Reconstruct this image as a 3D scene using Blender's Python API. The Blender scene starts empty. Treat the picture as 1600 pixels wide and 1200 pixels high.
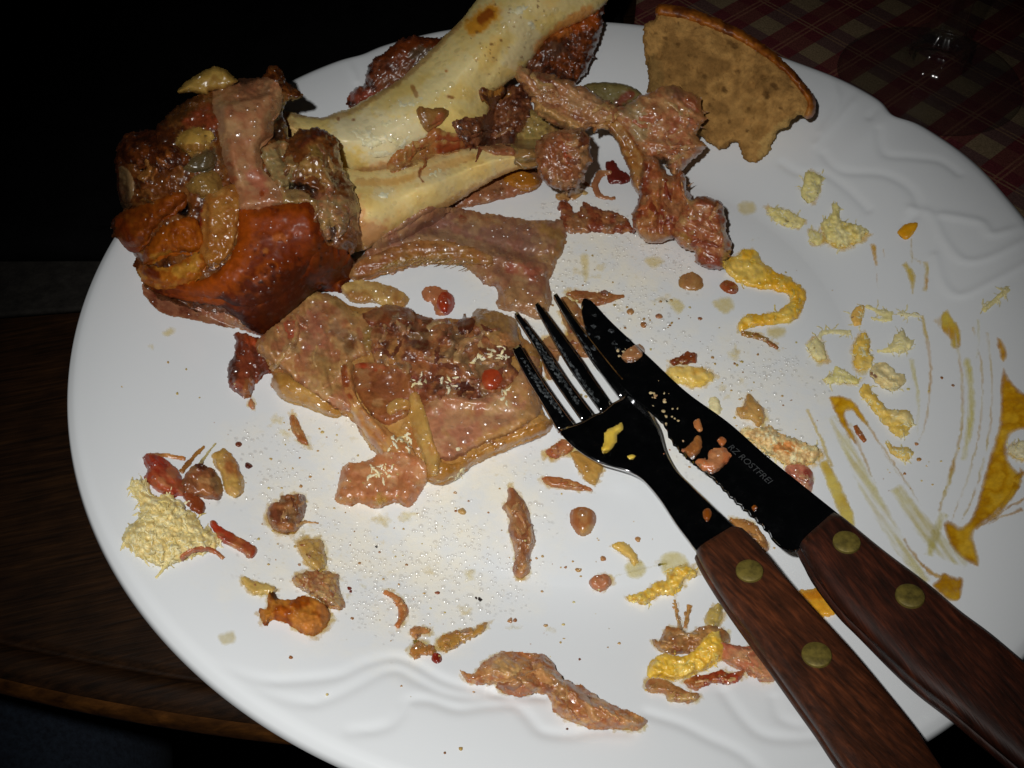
import bpy, math, random
import numpy as np
from mathutils import Vector, Matrix
random.seed(7)
rng = np.random.RandomState(11)
scn = bpy.context.scene
COL = scn.collection
# ------------------------------------------------------------------ camera
F, PITCH, ROLL, CZ = 1600.0, math.radians(51.62), math.radians(0.45), 0.252
CAM = np.array([0.0, 0.0, CZ])
_cp, _sp, _cr, _sr = math.cos(PITCH), math.sin(PITCH), math.cos(ROLL), math.sin(ROLL)
def raydir(px, py):
    x = (np.asarray(px, float) - 800) / F; y = -(np.asarray(py, float) - 600) / F
    x, y = _cr * x - _sr * y, _sr * x + _cr * y
    return np.stack([x, _cp + y * _sp, -_sp + y * _cp], -1)
cam = bpy.data.cameras.new('camera'); camo = bpy.data.objects.new('camera', cam); COL.objects.link(camo)
_right = Vector((_cr, -0.0, 0)); 
fw = Vector((0, _cp, -_sp)); up0 = Vector((0, _sp, _cp)); rt0 = Vector((1, 0, 0))
rt = rt0 * _cr + up0 * _sr; upv = up0 * _cr - rt0 * _sr
M = Matrix((rt, upv, -fw)).transposed().to_4x4(); M.translation = Vector(CAM); camo.matrix_world = M
cam.sensor_width = 36; cam.lens = 36 * F / 1600; cam.clip_start = 0.01; cam.clip_end = 50
scn.camera = camo
# ------------------------------------------------------------------ light: the camera's own flash, in a dark room
scn.view_settings.view_transform = 'Standard'; scn.view_settings.look = 'None'
scn.view_settings.exposure = 0.0; scn.view_settings.gamma = 1.0
w = bpy.data.worlds.new('World'); scn.world = w; w.use_nodes = True
w.node_tree.nodes['Background'].inputs[0].default_value = (0.8, 0.9, 1.0, 1)
w.node_tree.nodes['Background'].inputs[1].default_value = 0.0025
FLASH = Vector(CAM) + rt * -0.042 + upv * 0.034 - fw * 0.03
lp = bpy.data.lights.new('flash', 'SPOT'); lp.energy = 3.95; lp.color = (1.0, 0.982, 0.955)
lp.shadow_soft_size = 0.0055; lp.spot_size = math.radians(68); lp.spot_blend = 1.0
lo = bpy.data.objects.new('flash', lp); COL.objects.link(lo); lo.location = FLASH
AIM = Vector((0.0, 0.186, 0.0))
lo.rotation_euler = (AIM - FLASH).to_track_quat('-Z', 'Y').to_euler()

# ------------------------------------------------------------------ helpers
def hsh(ix, iy, s):
    n = (ix.astype(np.int64) * 374761393 + iy.astype(np.int64) * 668265263 + s * 1442695041) & 0xffffffff
    n = ((n ^ (n >> 13)) * 1274126177) & 0xffffffff
    return ((n ^ (n >> 16)) & 0xffff) / 65535.0
def vn(x, y, s=0):
    x = np.asarray(x, float); y = np.asarray(y, float)
    ix = np.floor(x); iy = np.floor(y); fx = x - ix; fy = y - iy
    fx = fx * fx * fx * (fx * (fx * 6 - 15) + 10); fy = fy * fy * fy * (fy * (fy * 6 - 15) + 10)
    ix = ix.astype(np.int64); iy = iy.astype(np.int64)
    a = hsh(ix, iy, s); b = hsh(ix + 1, iy, s); c = hsh(ix, iy + 1, s); d = hsh(ix + 1, iy + 1, s)
    return (a + (b - a) * fx) * (1 - fy) + (c + (d - c) * fx) * fy
def fbm(x, y, s=0, o=4):
    r = 0; a = 1; t = 0
    for k in range(o):
        r = r + a * vn(x * 2 ** k + 17.3 * k, y * 2 ** k - 9.1 * k, s + k * 31); t += a; a *= .5
    return r / t * 2 - 1
def lin(c): 
    c = np.asarray(c, float) / 255
    return np.where(c < .04045, c / 12.92, ((c + .055) / 1.055) ** 2.4)
def tag(o, label=None, cat=None, group=None, kind=None):
    if label: o['label'] = label
    if cat: o['category'] = cat
    if group: o['group'] = group
    if kind: o['kind'] = kind
    return o
def empty(name, loc, label, cat, group=None):
    o = bpy.data.objects.new(name, None); COL.objects.link(o); o.location = loc; o.empty_display_size = .01
    tag(o, label, cat, group); o['_loc'] = list(loc); return o
def mk(name, V, Fc, mat, parent=None, cols=None, smooth=True, uv=None):
    """one mesh object, its origin at the middle of its foot"""
    V = np.asarray(V, float)
    org = np.array([(V[:, 0].min() + V[:, 0].max()) / 2, (V[:, 1].min() + V[:, 1].max()) / 2, V[:, 2].min()])
    me = bpy.data.meshes.new(name)
    me.from_pydata((V - org).tolist(), [], [tuple(int(i) for i in f) for f in Fc]); 
    if smooth: me.shade_smooth()
    else: me.shade_flat()
    if cols is not None:
        at_ = me.color_attributes.new('Col', 'FLOAT_COLOR', 'POINT')
        c4 = np.ones((len(V), 4)); c4[:, :cols.shape[1]] = cols
        at_.data.foreach_set('color', c4.ravel())
    me.materials.append(mat)
    o = bpy.data.objects.new(name, me); COL.objects.link(o)
    if parent is not None:
        o.parent = parent
        po = np.array(parent['_org'] if '_org' in parent else parent['_loc'])
        o.location = org - po; o['_org'] = org.tolist()
    else:
        o.location = org; o['_org'] = org.tolist()
    return o
# ------------------------------------------------------------------ materials
def nt(name):
    m = bpy.data.materials.new(name); m.use_nodes = True
    return m, m.node_tree, m.node_tree.nodes['Principled BSDF']
def N(t, typ, **k):
    n = t.nodes.new(typ)
    for a, v in k.items(): setattr(n, a, v)
    return n
def noise(t, scale, detail=4, rough=.6, vec=None, dist=0):
    n = N(t, 'ShaderNodeTexNoise'); n.inputs['Scale'].default_value = scale; n.inputs['Detail'].default_value = detail
    n.inputs['Roughness'].default_value = rough; n.inputs['Distortion'].default_value = dist
    if vec is not None: t.links.new(vec, n.inputs['Vector'])
    return n.outputs['Fac']
def geo(t): return N(t, 'ShaderNodeNewGeometry').outputs['Position']
def ramp(t, fac, stops):
    r = N(t, 'ShaderNodeValToRGB'); t.links.new(fac, r.inputs[0])
    while len(r.color_ramp.elements) < len(stops): r.color_ramp.elements.new(.5)
    for e, (p, c) in zip(r.color_ramp.elements, stops):
        e.position = p; e.color = (c, c, c, 1) if not hasattr(c, '__len__') else (*c, 1)
    return r.outputs[0]
def mixc(t, fac, a, b, mode='MIX'):
    n = N(t, 'ShaderNodeMix', data_type='RGBA', blend_type=mode)
    for i, v in ((0, fac), (6, a), (7, b)):
        if hasattr(v, 'links') or hasattr(v, 'is_linked'): t.links.new(v, n.inputs[i])
        elif i == 0: n.inputs[0].default_value = v
        else: n.inputs[i].default_value = (*v, 1)
    return n.outputs[2]
def mth(t, op, a, b=None, c=None):
    n = N(t, 'ShaderNodeMath', operation=op)
    for i, v in enumerate((a, b, c)):
        if v is None: continue
        if hasattr(v, 'is_linked'): t.links.new(v, n.inputs[i])
        else: n.inputs[i].default_value = v
    return n.outputs[0]
def bump(t, b, h, strength, dist, coat=True):
    n = N(t, 'ShaderNodeBump'); n.inputs['Strength'].default_value = strength; n.inputs['Distance'].default_value = dist
    t.links.new(h, n.inputs['Height']); t.links.new(n.outputs[0], b.inputs['Normal'])
    if coat: t.links.new(n.outputs[0], b.inputs['Coat Normal'])
    return n
def droplets(t, g, scale, rad, lo, hi, cl=60, pw=1.0):
    """domed beads of fat: height 0..1, only in some cells and in clusters"""
    v = N(t, 'ShaderNodeTexVoronoi'); v.inputs['Scale'].default_value = scale; t.links.new(g, v.inputs['Vector'])
    q = mth(t, 'DIVIDE', v.outputs['Distance'], rad); d = mth(t, 'MAXIMUM', mth(t, 'SUBTRACT', 1.0, mth(t, 'MULTIPLY', q, q)), 0.0)
    sc = N(t, 'ShaderNodeSeparateColor'); t.links.new(v.outputs['Color'], sc.inputs[0])
    cn_ = ramp(t, noise(t, cl, 3, .6, g), [(lo, 0.0), (hi, 1.0)])
    on = mth(t, 'LESS_THAN', sc.outputs[0], cn_)
    return mth(t, 'MULTIPLY', mth(t, 'MULTIPLY', d, on), mth(t, 'ADD', .55, mth(t, 'MULTIPLY', sc.outputs[1], .75)))
def food_mat(name, rough=.4, coat=1.0, crough=.3, bsc=900, bd=.0005, bst=.35, sss=.22, fib=0, spec=.4, grain=.11, spk=1.0):
    m, t, b = nt(name)
    a = N(t, 'ShaderNodeAttribute', attribute_name='Col')
    g = geo(t)
    v = ramp(t, noise(t, 420, 5, .65, g), [(.3, 1 - grain), (.72, 1 + grain * .6)])
    c = mixc(t, 1.0, a.outputs['Color'], v, 'MULTIPLY')
    t.links.new(c, b.inputs['Base Color'])
    b.inputs['Roughness'].default_value = rough
    b.inputs['Specular IOR Level'].default_value = spec
    b.inputs['Coat Weight'].default_value = coat; b.inputs['Coat Roughness'].default_value = crough
    b.inputs['Coat IOR'].default_value = 1.42
    if sss:
        b.inputs['Subsurface Weight'].default_value = sss
        b.inputs['Subsurface Radius'].default_value = (1, .65, .45); b.inputs['Subsurface Scale'].default_value = .0016
    h1 = noise(t, bsc, 2, .5, g); h2 = noise(t, bsc * .33, 2, .5, g)
    h = mth(t, 'ADD', mth(t, 'MULTIPLY', h1, .45), h2)
    bump(t, b, h, bst, bd, False)
    if coat:
        cb_ = N(t, 'ShaderNodeBump'); cb_.inputs['Strength'].default_value = 1; cb_.inputs['Distance'].default_value = .0009
        hc = mth(t, 'ADD', mth(t, 'MULTIPLY', droplets(t, g, 215, .32, .32, .66), spk), mth(t, 'MULTIPLY', droplets(t, g, 400, .36, .34, .66, 45), spk * .6))
        t.links.new(mth(t, 'ADD', 1.38, mth(t, 'MULTIPLY', mth(t, 'MINIMUM', mth(t, 'MULTIPLY', hc, 3.0), 1.0), 1.3)), b.inputs['Coat IOR'])
        hc = mth(t, 'ADD', hc, mth(t, 'MULTIPLY', noise(t, bsc * .3, 2, .5, g), .3))
        t.links.new(hc, cb_.inputs['Height']); t.links.new(cb_.outputs[0], b.inputs['Coat Normal'])
    return m
MEAT = food_mat('wet_meat')
MUSCLE = food_mat('muscle_fibre', bsc=900, bd=.0007, bst=.5, crough=.3, grain=.2, spk=1.15)
SKIN = food_mat('roast_skin', rough=.55, coat=.18, crough=.28, bsc=650, bd=.0003, bst=.3, sss=.1, grain=.3, spk=.8, spec=.12)
FAT = food_mat('soft_fat', rough=.3, coat=1, crough=.28, bsc=700, bd=.0005, bst=.3, sss=.35, grain=.1)
BONE = food_mat('bone_surface', rough=.42, coat=.7, crough=.26, bsc=420, bd=.00012, bst=.3, sss=.25, grain=.06, spk=.8)
MUST = food_mat('mustard_paste', rough=.4, coat=.7, crough=.2, bsc=600, bd=.0003, bst=.35, sss=.3, grain=.08, spk=.6)
ROOT = food_mat('grated_root', rough=.6, coat=.15, crough=.3, bsc=900, bd=.0006, bst=.6, sss=.2, grain=.1)
BREAD = food_mat('bread_crumb', rough=.9, coat=0, bsc=900, bd=.0014, bst=.7, sss=.05, grain=.3, spec=.15)
CRUST = food_mat('bread_crust', rough=.5, coat=.25, crough=.35, bsc=500, bd=.0005, bst=.5, sss=0, grain=.25)
def film_mat():
    m, t, b = nt('dried_smear')
    a = N(t, 'ShaderNodeAttribute', attribute_name='Col'); t.links.new(a.outputs['Color'], b.inputs['Base Color'])
    g = geo(t)
    n = ramp(t, noise(t, 500, 4, .7, g), [(.3, .65), (.6, 1.0)])
    t.links.new(mth(t, 'MULTIPLY', a.outputs['Alpha'], n), b.inputs['Alpha'])
    b.inputs['Roughness'].default_value = .3
    bump(t, b, noise(t, 900, 3, .6, g), .3, .0003)
    return m
FILM = film_mat()

def steel_mat():
    m, t, b = nt('polished_steel')
    g = geo(t)
    b.inputs['Metallic'].default_value = 1
    c = ramp(t, noise(t, 160, 5, .6, g), [(.35, (.42, .43, .44)), (.7, (.6, .6, .6))]); t.links.new(c, b.inputs['Base Color'])
    r = ramp(t, noise(t, 260, 5, .7, g), [(.42, .07), (.7, .2)]); t.links.new(r, b.inputs['Roughness'])
    return m
STEEL = steel_mat()
def grease_mat():
    m, t, b = nt('dried_grease'); g = geo(t)
    b.inputs['Base Color'].default_value = (.16, .18, .19, 1); b.inputs['Roughness'].default_value = .4
    bump(t, b, noise(t, 1500, 4, .7, g), .8, .0005)
    t.links.new(ramp(t, noise(t, 900, 4, .7, g), [(.45, .0), (.68, .6)]), b.inputs['Alpha'])
    return m
def engr_mat():
    m, t, b = nt('engraving'); b.inputs['Base Color'].default_value = (.045, .048, .05, 1); b.inputs['Roughness'].default_value = .6
    return m
def wood_mat(name, c1, c2, c3, axis, sc=1.0, rough=.45, coat=.2):
    m, t, b = nt(name); g = geo(t)
    mp = N(t, 'ShaderNodeMapping'); t.links.new(g, mp.inputs[0])
    mp.inputs['Rotation'].default_value = (0, 0, -axis); mp.vector_type = 'TEXTURE'
    mp.inputs['Rotation'].default_value = (0, 0, axis)
    mp.inputs['Scale'].default_value = (1 / (55 * sc), 1 / (900 * sc), 1 / (600 * sc))
    n1 = noise(t, 1.0, 6, .62, mp.outputs[0], .3)
    g2 = noise(t, 90 * sc, 4, .6, g)
    c = ramp(t, n1, [(.33, c1), (.52, c2), (.72, c3)])
    c = mixc(t, 1.0, c, ramp(t, g2, [(.3, .6), (.7, 1.3)]), 'MULTIPLY')
    t.links.new(c, b.inputs['Base Color']); b.inputs['Roughness'].default_value = rough
    b.inputs['Coat Weight'].default_value = coat; b.inputs['Coat Roughness'].default_value = .3; b.inputs['Specular IOR Level'].default_value = .3
    bump(t, b, n1, .5, .0004, False)
    return m
def brass_mat():
    m, t, b = nt('brass'); g = geo(t)
    c = ramp(t, noise(t, 500, 4, .6, g), [(.35, (.085, .065, .012)), (.65, (.19, .145, .026))]); t.links.new(c, b.inputs['Base Color'])
    b.inputs['Metallic'].default_value = .35; b.inputs['Roughness'].default_value = .55
    bump(t, b, noise(t, 1200, 3, .6, g), .3, .0002, False)
    return m
BRASS = brass_mat()

# ------------------------------------------------------------------ the plate's own surface
PC = np.array([0.021, 0.2122]); PR = 0.15
def prof(r):
    s = np.clip((r - .086) / .062, 0, 1)
    z = .0062 + .0205 * (.55 * s * s * (3 - 2 * s) + .45 * s ** 1.3)
    z = z - .0016 * np.clip((r - .1455) / .0045, 0, 1) ** 2
    return z
def at(px, py, z):
    d = raydir(px, py); t = (np.asarray(z) - CZ) / d[..., 2]
    return CAM + d * t[..., None]
def plate_t(px, py):
    d = raydir(px, py); z = np.full(np.shape(d)[:-1], .01)
    for _ in range(14):
        t = (z - CZ) / d[..., 2]; x = d[..., 0] * t; y = d[..., 1] * t
        r = np.hypot(x - PC[0], y - PC[1]); zn = np.where(r < PR, prof(np.minimum(r, PR)), .001)
        z = z + (zn - z) * .6
    return (z - CZ) / d[..., 2]
# depth map of all that has been built so far (metres along the view axis), used to rest things on each other
BX0, BY0, BW, BH = -260, -260, 2120, 1740
_gy, _gx = np.mgrid[0:BH:4, 0:BW:4]
_pt = plate_t(_gx + BX0, _gy + BY0)
BUF = np.repeat(np.repeat(_pt, 4, 0), 4, 1)[:BH, :BW].copy()
def catmull(P, n=4, closed=True):
    P = np.asarray(P, float); out = []; L = len(P)
    for i in range(L if closed else L - 1):
        if closed: a, b, c, d = P[i - 1], P[i], P[(i + 1) % L], P[(i + 2) % L]
        else: a, b, c, d = P[max(i - 1, 0)], P[i], P[i + 1], P[min(i + 2, L - 1)]
        for k in range(n):
            u = k / n
            out.append(.5 * ((2 * b) + (c - a) * u + (2 * a - 5 * b + 4 * c - d) * u * u + (3 * b - 3 * c + d - a) * u ** 3))
    if not closed: out.append(P[-1])
    return np.array(out)
def segdist(X, Y, P, closed=False):
    P = np.asarray(P, float)
    if len(P) == 1: return np.hypot(X - P[0, 0], Y - P[0, 1])
    best = np.full(X.shape, 1e9); n = len(P)
    for i in range(n if closed else n - 1):
        a = P[i]; b = P[(i + 1) % n]; v = b - a; L = v @ v + 1e-12
        u = np.clip(((X - a[0]) * v[0] + (Y - a[1]) * v[1]) / L, 0, 1)
        best = np.minimum(best, (X - a[0] - u * v[0]) ** 2 + (Y - a[1] - u * v[1]) ** 2)
    return np.sqrt(best)
def inside(X, Y, P):
    r = np.zeros(X.shape, bool); n = len(P)
    for i in range(n):
        x1, y1 = P[i]; x2, y2 = P[(i + 1) % n]
        if y1 == y2: continue
        c = ((y1 > Y) != (y2 > Y)) & (X < (x2 - x1) * (Y - y1) / (y2 - y1) + x1)
        r ^= c
    return r
def ribbon(P, wds):
    """outline of a tapering strip round a centre line"""
    P = catmull(P, 4, False); n = len(P)
    w_ = np.interp(np.linspace(0, 1, n), np.linspace(0, 1, len(wds)), wds)
    T = np.gradient(P, axis=0); T /= np.linalg.norm(T, axis=1)[:, None] + 1e-9
    Nn = np.stack([-T[:, 1], T[:, 0]], 1)
    return np.vstack([P + Nn * w_[:, None] / 2, (P - Nn * w_[:, None] / 2)[::-1]])
_seed = [1]
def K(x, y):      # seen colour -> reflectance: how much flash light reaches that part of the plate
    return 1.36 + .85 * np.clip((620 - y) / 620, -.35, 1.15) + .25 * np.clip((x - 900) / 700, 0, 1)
def blur(a, k):
    if k < 1: return a
    k = int(k); p = np.pad(a, k, mode='edge'); c = np.cumsum(np.cumsum(p, 0), 1); c = np.pad(c, ((1, 0), (1, 0)))
    n = 2 * k + 1
    return (c[n:, n:] - c[:-n, n:] - c[n:, :-n] + c[:-n, :-n]) / n / n
def piece(outline, T=2.0, R=8, cols=((180, 130, 95),), paint=(), rag=2.0, rs=9.0, rel=.5, rels=14.0, strokes=(), dome=0.0,
          axis=None, TB=None, lift=0.0, bl=6, step=2.0, cn=26.0, smooth=True, sink=.5, alpha=None, kk=1.0, marb=.26, dirx=None, holes=()):
    """a solid body: its outline where it lies, T mm thick with a rounded border R, resting on what lies below it"""
    s0 = _seed[0]; _seed[0] += 7
    P = catmull(outline, 4) if smooth else np.asarray(outline, float)
    x0 = math.floor((P[:, 0].min() - rag - 6) / step) * step; x1 = P[:, 0].max() + rag + 6
    y0 = math.floor((P[:, 1].min() - rag - 6) / step) * step; y1 = P[:, 1].max() + rag + 6
    X, Y = np.meshgrid(np.arange(x0, x1, step), np.arange(y0, y1, step))
    Xw = X + rag * fbm(X / rs, Y / rs, s0, 3); Yw = Y + rag * fbm(X / rs, Y / rs, s0 + 3, 3)
    if rag > 1.2:
        Xw = Xw + rag * .5 * fbm(X / 4.2, Y / 4.2, s0 + 60, 2); Yw = Yw + rag * .5 * fbm(X / 4.2, Y / 4.2, s0 + 61, 2)
    sd = segdist(Xw, Yw, P, True); sd = np.where(inside(Xw, Yw, P), sd, -sd)
    for h in holes:
        hp = catmull(h, 3); dh = segdist(Xw, Yw, hp, True); dh = np.where(inside(Xw, Yw, hp), -dh, dh); sd = np.minimum(sd, dh)
    keep = sd > -.72 * step
    q = keep[:-1, :-1] & keep[1:, :-1] & keep[:-1, 1:] & keep[1:, 1:]
    q &= (np.maximum.reduce([sd[:-1, :-1], sd[1:, :-1], sd[:-1, 1:], sd[1:, 1:]]) > .15 * step)
    gy, gx = np.gradient(sd, step); gl = np.hypot(gx, gy) + 1e-6
    out = sd < 0
    Xs = np.where(out, X - sd * gx / gl, X); Ys = np.where(out, Y - sd * gy / gl, Y)
    cnt = np.zeros(sd.shape, int)
    for a, b in ((0, 0), (1, 0), (0, 1), (1, 1)): cnt[a:a + q.shape[0], b:b + q.shape[1]] += q
    used = cnt > 0; border = used & (cnt < 4)
    d_ = np.where(border, 0, np.maximum(sd, 0)); de = d_
    if axis is None and T > 1.0:      # the far side of a thick piece drops behind its own top: keep its height up to the far edge
        k_ = min(2.0 * T, R, max(sd.max(), 1) * .8) / step; n_ = int(k_) + 1; de = d_.copy()
        for q_ in range(1, n_):
            if q_ < sd.shape[0]: de[:-q_] = np.maximum(de[:-q_], np.maximum(sd[q_:], 0) * (1 - .15 * q_ / n_))
    dmx = max(d_.max(), 1.0)
    if axis is None:
        Re = min(max(R * 1.15, 5.0 * min(T, .15 * dmx)), dmx * 1.1); pr = 1 - (1 - np.clip(de / Re, 0, 1)) ** 2.2
    else:
        Re = min(R * 1.1, dmx * 1.2); pr = np.sqrt(1 - (1 - np.clip(d_ / Re, 0, 1)) ** 2); pr = .55 * pr + .45 * (1 - (1 - np.clip(d_ / Re, 0, 1)) ** 2)
    dm = d_ / max(d_.max(), 1)
    nz = fbm(X / rels, Y / rels, s0 + 5, 4) + .35 * fbm(X / rels * 3, Y / rels * 3, s0 + 9, 2)
    if dirx is not None:   # fibres along a direction
        ca, sa = math.cos(dirx), math.sin(dirx)
        uu = (X * ca + Y * sa) / (rels * 3.2); vv = (-X * sa + Y * ca) / (rels * .46)
        nz = .65 * nz + .5 * fbm(uu, vv, s0 + 12, 3)
    Tc = T
    if axis is None: Tc = min(T, .80 * dmx * .19 + .15)
    h = pr * (Tc + rel * min(1, Tc / T + .15) * nz) + dome * np.sin(np.clip(dm, 0, 1) * math.pi / 2)
    Xn = Xw; Yn = Yw
    for st in strokes:
        sp = catmull(st[0], 4, False) if len(st[0]) > 2 else np.asarray(st[0], float)
        h = h + st[2] * np.exp(-(segdist(Xn, Yn, sp) / st[1]) ** 2) * pr
    h = np.maximum(h, 0.02 * pr) / 1000
    pt = plate_t(Xs, Ys)
    bi = np.clip(np.round(Ys - BY0).astype(int), 0, BH - 1); bj = np.clip(np.round(Xs - BX0).astype(int), 0, BW - 1)
    raw = BUF[bi, bj]
    if axis is not None:
        A = np.asarray(axis, float); W = 0; t0 = 0
        for (ax_, ay_, az_) in A:
            ta = (az_ / 1000 - CZ) / raydir(ax_, ay_)[2]; ww = 1 / ((Xs - ax_) ** 2 + (Ys - ay_) ** 2 + 900.0)
            t0 = t0 + ta * ww; W = W + ww
        t0 = t0 / W
        tf = t0 - h; tb = t0 + h * ((TB if TB is not None else T * .8) / T)
        tb = np.minimum(tb, pt - .0003); tf = np.minimum(tf, pt - .0004)
        tb = np.where(border, tf, np.maximum(tb, tf + .0001))
    else:
        k = int(bl / step)
        t0 = np.minimum(blur(raw, k), pt) - lift / 1000
        tf = t0 - h
        tf = np.where(de > 3, np.minimum(tf, raw - .00025), tf)
        tf = np.minimum(tf, pt - .00012)
    dd = raydir(Xs, Ys)
    Vf = CAM + dd * tf[..., None]
    if axis is not None: Vb = CAM + dd * tb[..., None]
    else:                              # underside: straight down from the top
        Vb = Vf.copy(); rr_ = np.hypot(Vf[..., 0] - PC[0], Vf[..., 1] - PC[1]); zp_ = np.where(rr_ < PR, prof(np.minimum(rr_, PR)), .0015)
        Vb[..., 2] = np.maximum(Vf[..., 2] - h * .8 - sink / 1000 * pr, np.minimum(zp_ + .00006, Vf[..., 2] - .00002))
    # colour
    c = np.zeros(X.shape + (3,)); L = [lin(k_) for k_ in cols]
    if len(L) == 1: c[:] = L[0]
    else:
        f = np.clip(fbm(X / cn, Y / cn, s0 + 21, 4) * 1.15 + .5, 0, .9999) * (len(L) - 1)
        if dirx is not None:
            f = np.clip(f + (len(L) - 1) * .26 * fbm(uu * 1.3, vv * 1.2, s0 + 23, 3), 0, len(L) - 1.001)
        i = np.floor(f).astype(int); fr = (f - i)[..., None]; La = np.array(L); c = La[i] * (1 - fr) + La[np.minimum(i + 1, len(L) - 1)] * fr
    wob = fbm(X / 7, Y / 7, s0 + 40, 3)
    for pt_ in paint:
        pl, r_, cc = pt_[0], pt_[1], lin(pt_[2]); st_ = pt_[3] if len(pt_) > 3 else .9
        sp = catmull(pl, 3, False) if len(pl) > 2 else np.asarray(pl, float)
        dist = segdist(Xw, Yw, sp) + wob * r_ * .55
        m_ = np.clip((r_ - dist) / (r_ * .55) + .3, 0, 1)[..., None] * st_
        c = c * (1 - m_) + cc * m_
    mL = np.mean(L, 0)
    if marb and mL[0] / mL[1] > 1.5 and mL[2] / mL[1] > .38 and mL[1] > .06:
        mm_ = np.clip((fbm(X / 19, Y / 15, s0 + 70, 3) - .12) * 4.5, 0, 1)[..., None] * marb; c = c * (1 - mm_) + (np.array([.78, .56, .36]) * .85) * mm_
        mm_ = np.clip((fbm(X / 17, Y / 20, s0 + 75, 3) - .18) * 4.5, 0, 1)[..., None] * marb; c = c * (1 - mm_) + np.array([.42, .13, .09]) * mm_
        mm_ = np.clip((fbm(X / 11, Y / 11, s0 + 79, 3) - .38) * 6, 0, 1)[..., None] * marb; c = c * (1 - mm_) + np.array([.16, .055, .03]) * mm_
    c = c * (1 + .07 * fbm(X / 5, Y / 5, s0 + 82, 3))[..., None]
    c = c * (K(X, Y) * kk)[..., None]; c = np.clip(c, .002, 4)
    if alpha is not None:
        al = alpha * np.clip(d_ / (R * 1.3) + .04, 0, 1) ** 1.2; 
        if dirx is not None: al = al * np.clip(.62 + .9 * fbm(uu, vv, s0 + 51, 3), 0.0, 1)
        c = np.concatenate([c, al[..., None]], -1)
    idx = -np.ones(sd.shape, int); n = used.sum(); idx[used] = np.arange(n)
    idb = idx + n; idb[~used] = -1
    if axis is not None: Vb = np.where(border[..., None], Vf, Vb)
    V = np.vstack([Vf[used], Vb[used]]); C = np.vstack([c[used], c[used]])
    def quads(I): return np.stack([I[:-1, :-1][q], I[1:, :-1][q], I[1:, 1:][q], I[:-1, 1:][q]], 1)
    fq = quads(idx); bq = quads(idb)[:, ::-1]
    Fq = np.vstack([fq, bq])
    if axis is None:
        ed = np.vstack([fq[:, [0, 1]], fq[:, [1, 2]], fq[:, [2, 3]], fq[:, [3, 0]]]); key = np.sort(ed, 1); key = key[:, 0] * (n + 1) + key[:, 1]
        u_, inv, ct = np.unique(key, return_inverse=True, return_counts=True); be = ed[ct[inv.ravel()] == 1]
        # walls get their own corners so the rim stays crisp
        ub = np.unique(be); mp_ = -np.ones(2 * n, int); mp_[ub] = 2 * n + np.arange(len(ub)); m2 = -np.ones(2 * n, int); m2[ub] = 2 * n + len(ub) + np.arange(len(ub))
        Vall = np.vstack([Vf[used], Vb[used]]); V = np.vstack([V, Vall[ub], Vall[ub + n]]); C = np.vstack([C, C[ub], C[ub]])
        Fq = np.vstack([Fq, np.stack([mp_[be[:, 1]], mp_[be[:, 0]], m2[be[:, 0]], m2[be[:, 1]]], 1)])
    # update the depth map
    yy = np.round(Ys[used] - BY0).astype(int); xx = np.round(Xs[used] - BX0).astype(int); tt = tf[used]
    rr = range(0, max(1, int(math.ceil(step))))
    for a in rr:
        for b in rr:
            y_ = np.clip(yy + a, 0, BH - 1); x_ = np.clip(xx + b, 0, BW - 1); np.minimum.at(BUF, (y_, x_), tt)
    return V, Fq, C
def join(L):
    V = []; Fs = []; C = []; o = 0
    for v, f, c in L: V.append(v); Fs.append(f + o); C.append(c); o += len(v)
    return np.vstack(V), np.vstack(Fs), np.vstack(C)
TINT = {'wet_meat': (1, .94, .68), 'muscle_fibre': (1, .90, .56), 'soft_fat': (1, .91, .56), 'roast_skin': (1.0, .78, .28), 'bone_surface': (.82, .76, .60),
        'mustard_paste': (.88, .78, .46), 'dried_smear': (.84, .80, .36), 'grated_root': (.92, .90, .78), 'bread_crumb': (.58, .54, .40), 'bread_crust': (.46, .38, .2)}
def emit(name, data, mat, parent=None, label=None, cat=None, group=None, kind=None):
    V, Fq, C = data
    C = C.copy(); tn = np.array(TINT.get(mat.name, (1, 1, 1)))
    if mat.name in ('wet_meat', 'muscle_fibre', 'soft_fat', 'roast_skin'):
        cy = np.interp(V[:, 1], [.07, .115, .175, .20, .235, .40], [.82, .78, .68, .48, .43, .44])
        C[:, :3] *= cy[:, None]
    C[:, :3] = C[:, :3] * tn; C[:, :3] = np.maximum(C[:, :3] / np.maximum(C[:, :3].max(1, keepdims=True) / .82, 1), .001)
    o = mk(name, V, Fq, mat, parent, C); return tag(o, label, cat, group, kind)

# ------------------------------------------------------------------ floor, table, cloths
def disc_z(name, prof_pts, cx, cy, n, mat, parent=None, a0=0, a1=2 * math.pi):
    V = []; Fs = []; m = len(prof_pts)
    for i in range(n):
        a = a0 + (a1 - a0) * i / n
        for (r, z) in prof_pts: V.append((cx + r * math.cos(a), cy + r * math.sin(a), z))
    for i in range(n):
        j = (i + 1) % n
        for k in range(m - 1): Fs.append((i * m + k, j * m + k, j * m + k + 1, i * m + k + 1))
    return V, Fs
m, t, b = nt('dark_floor'); g = geo(t)
t.links.new(ramp(t, noise(t, 8, 5, .6, g), [(.3, (.006, .005, .005)), (.7, (.014, .012, .010))]), b.inputs['Base Color']); b.inputs['Roughness'].default_value = .7
o = mk('floor', [(-3, -3, -.74), (3, -3, -.74), (3, 3, -.74), (-3, 3, -.74)], [(0, 1, 2, 3)], m); o['kind'] = 'structure'
TABLE = wood_mat('dark_table_wood', (.006, .0025, .0008), (.015, .0062, .0020), (.028, .0115, .0035), .25, .9, .6, 0)
TABLE.node_tree.nodes['Principled BSDF'].inputs['Specular IOR Level'].default_value = .1
TC = (.0069, .7166)
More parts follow.
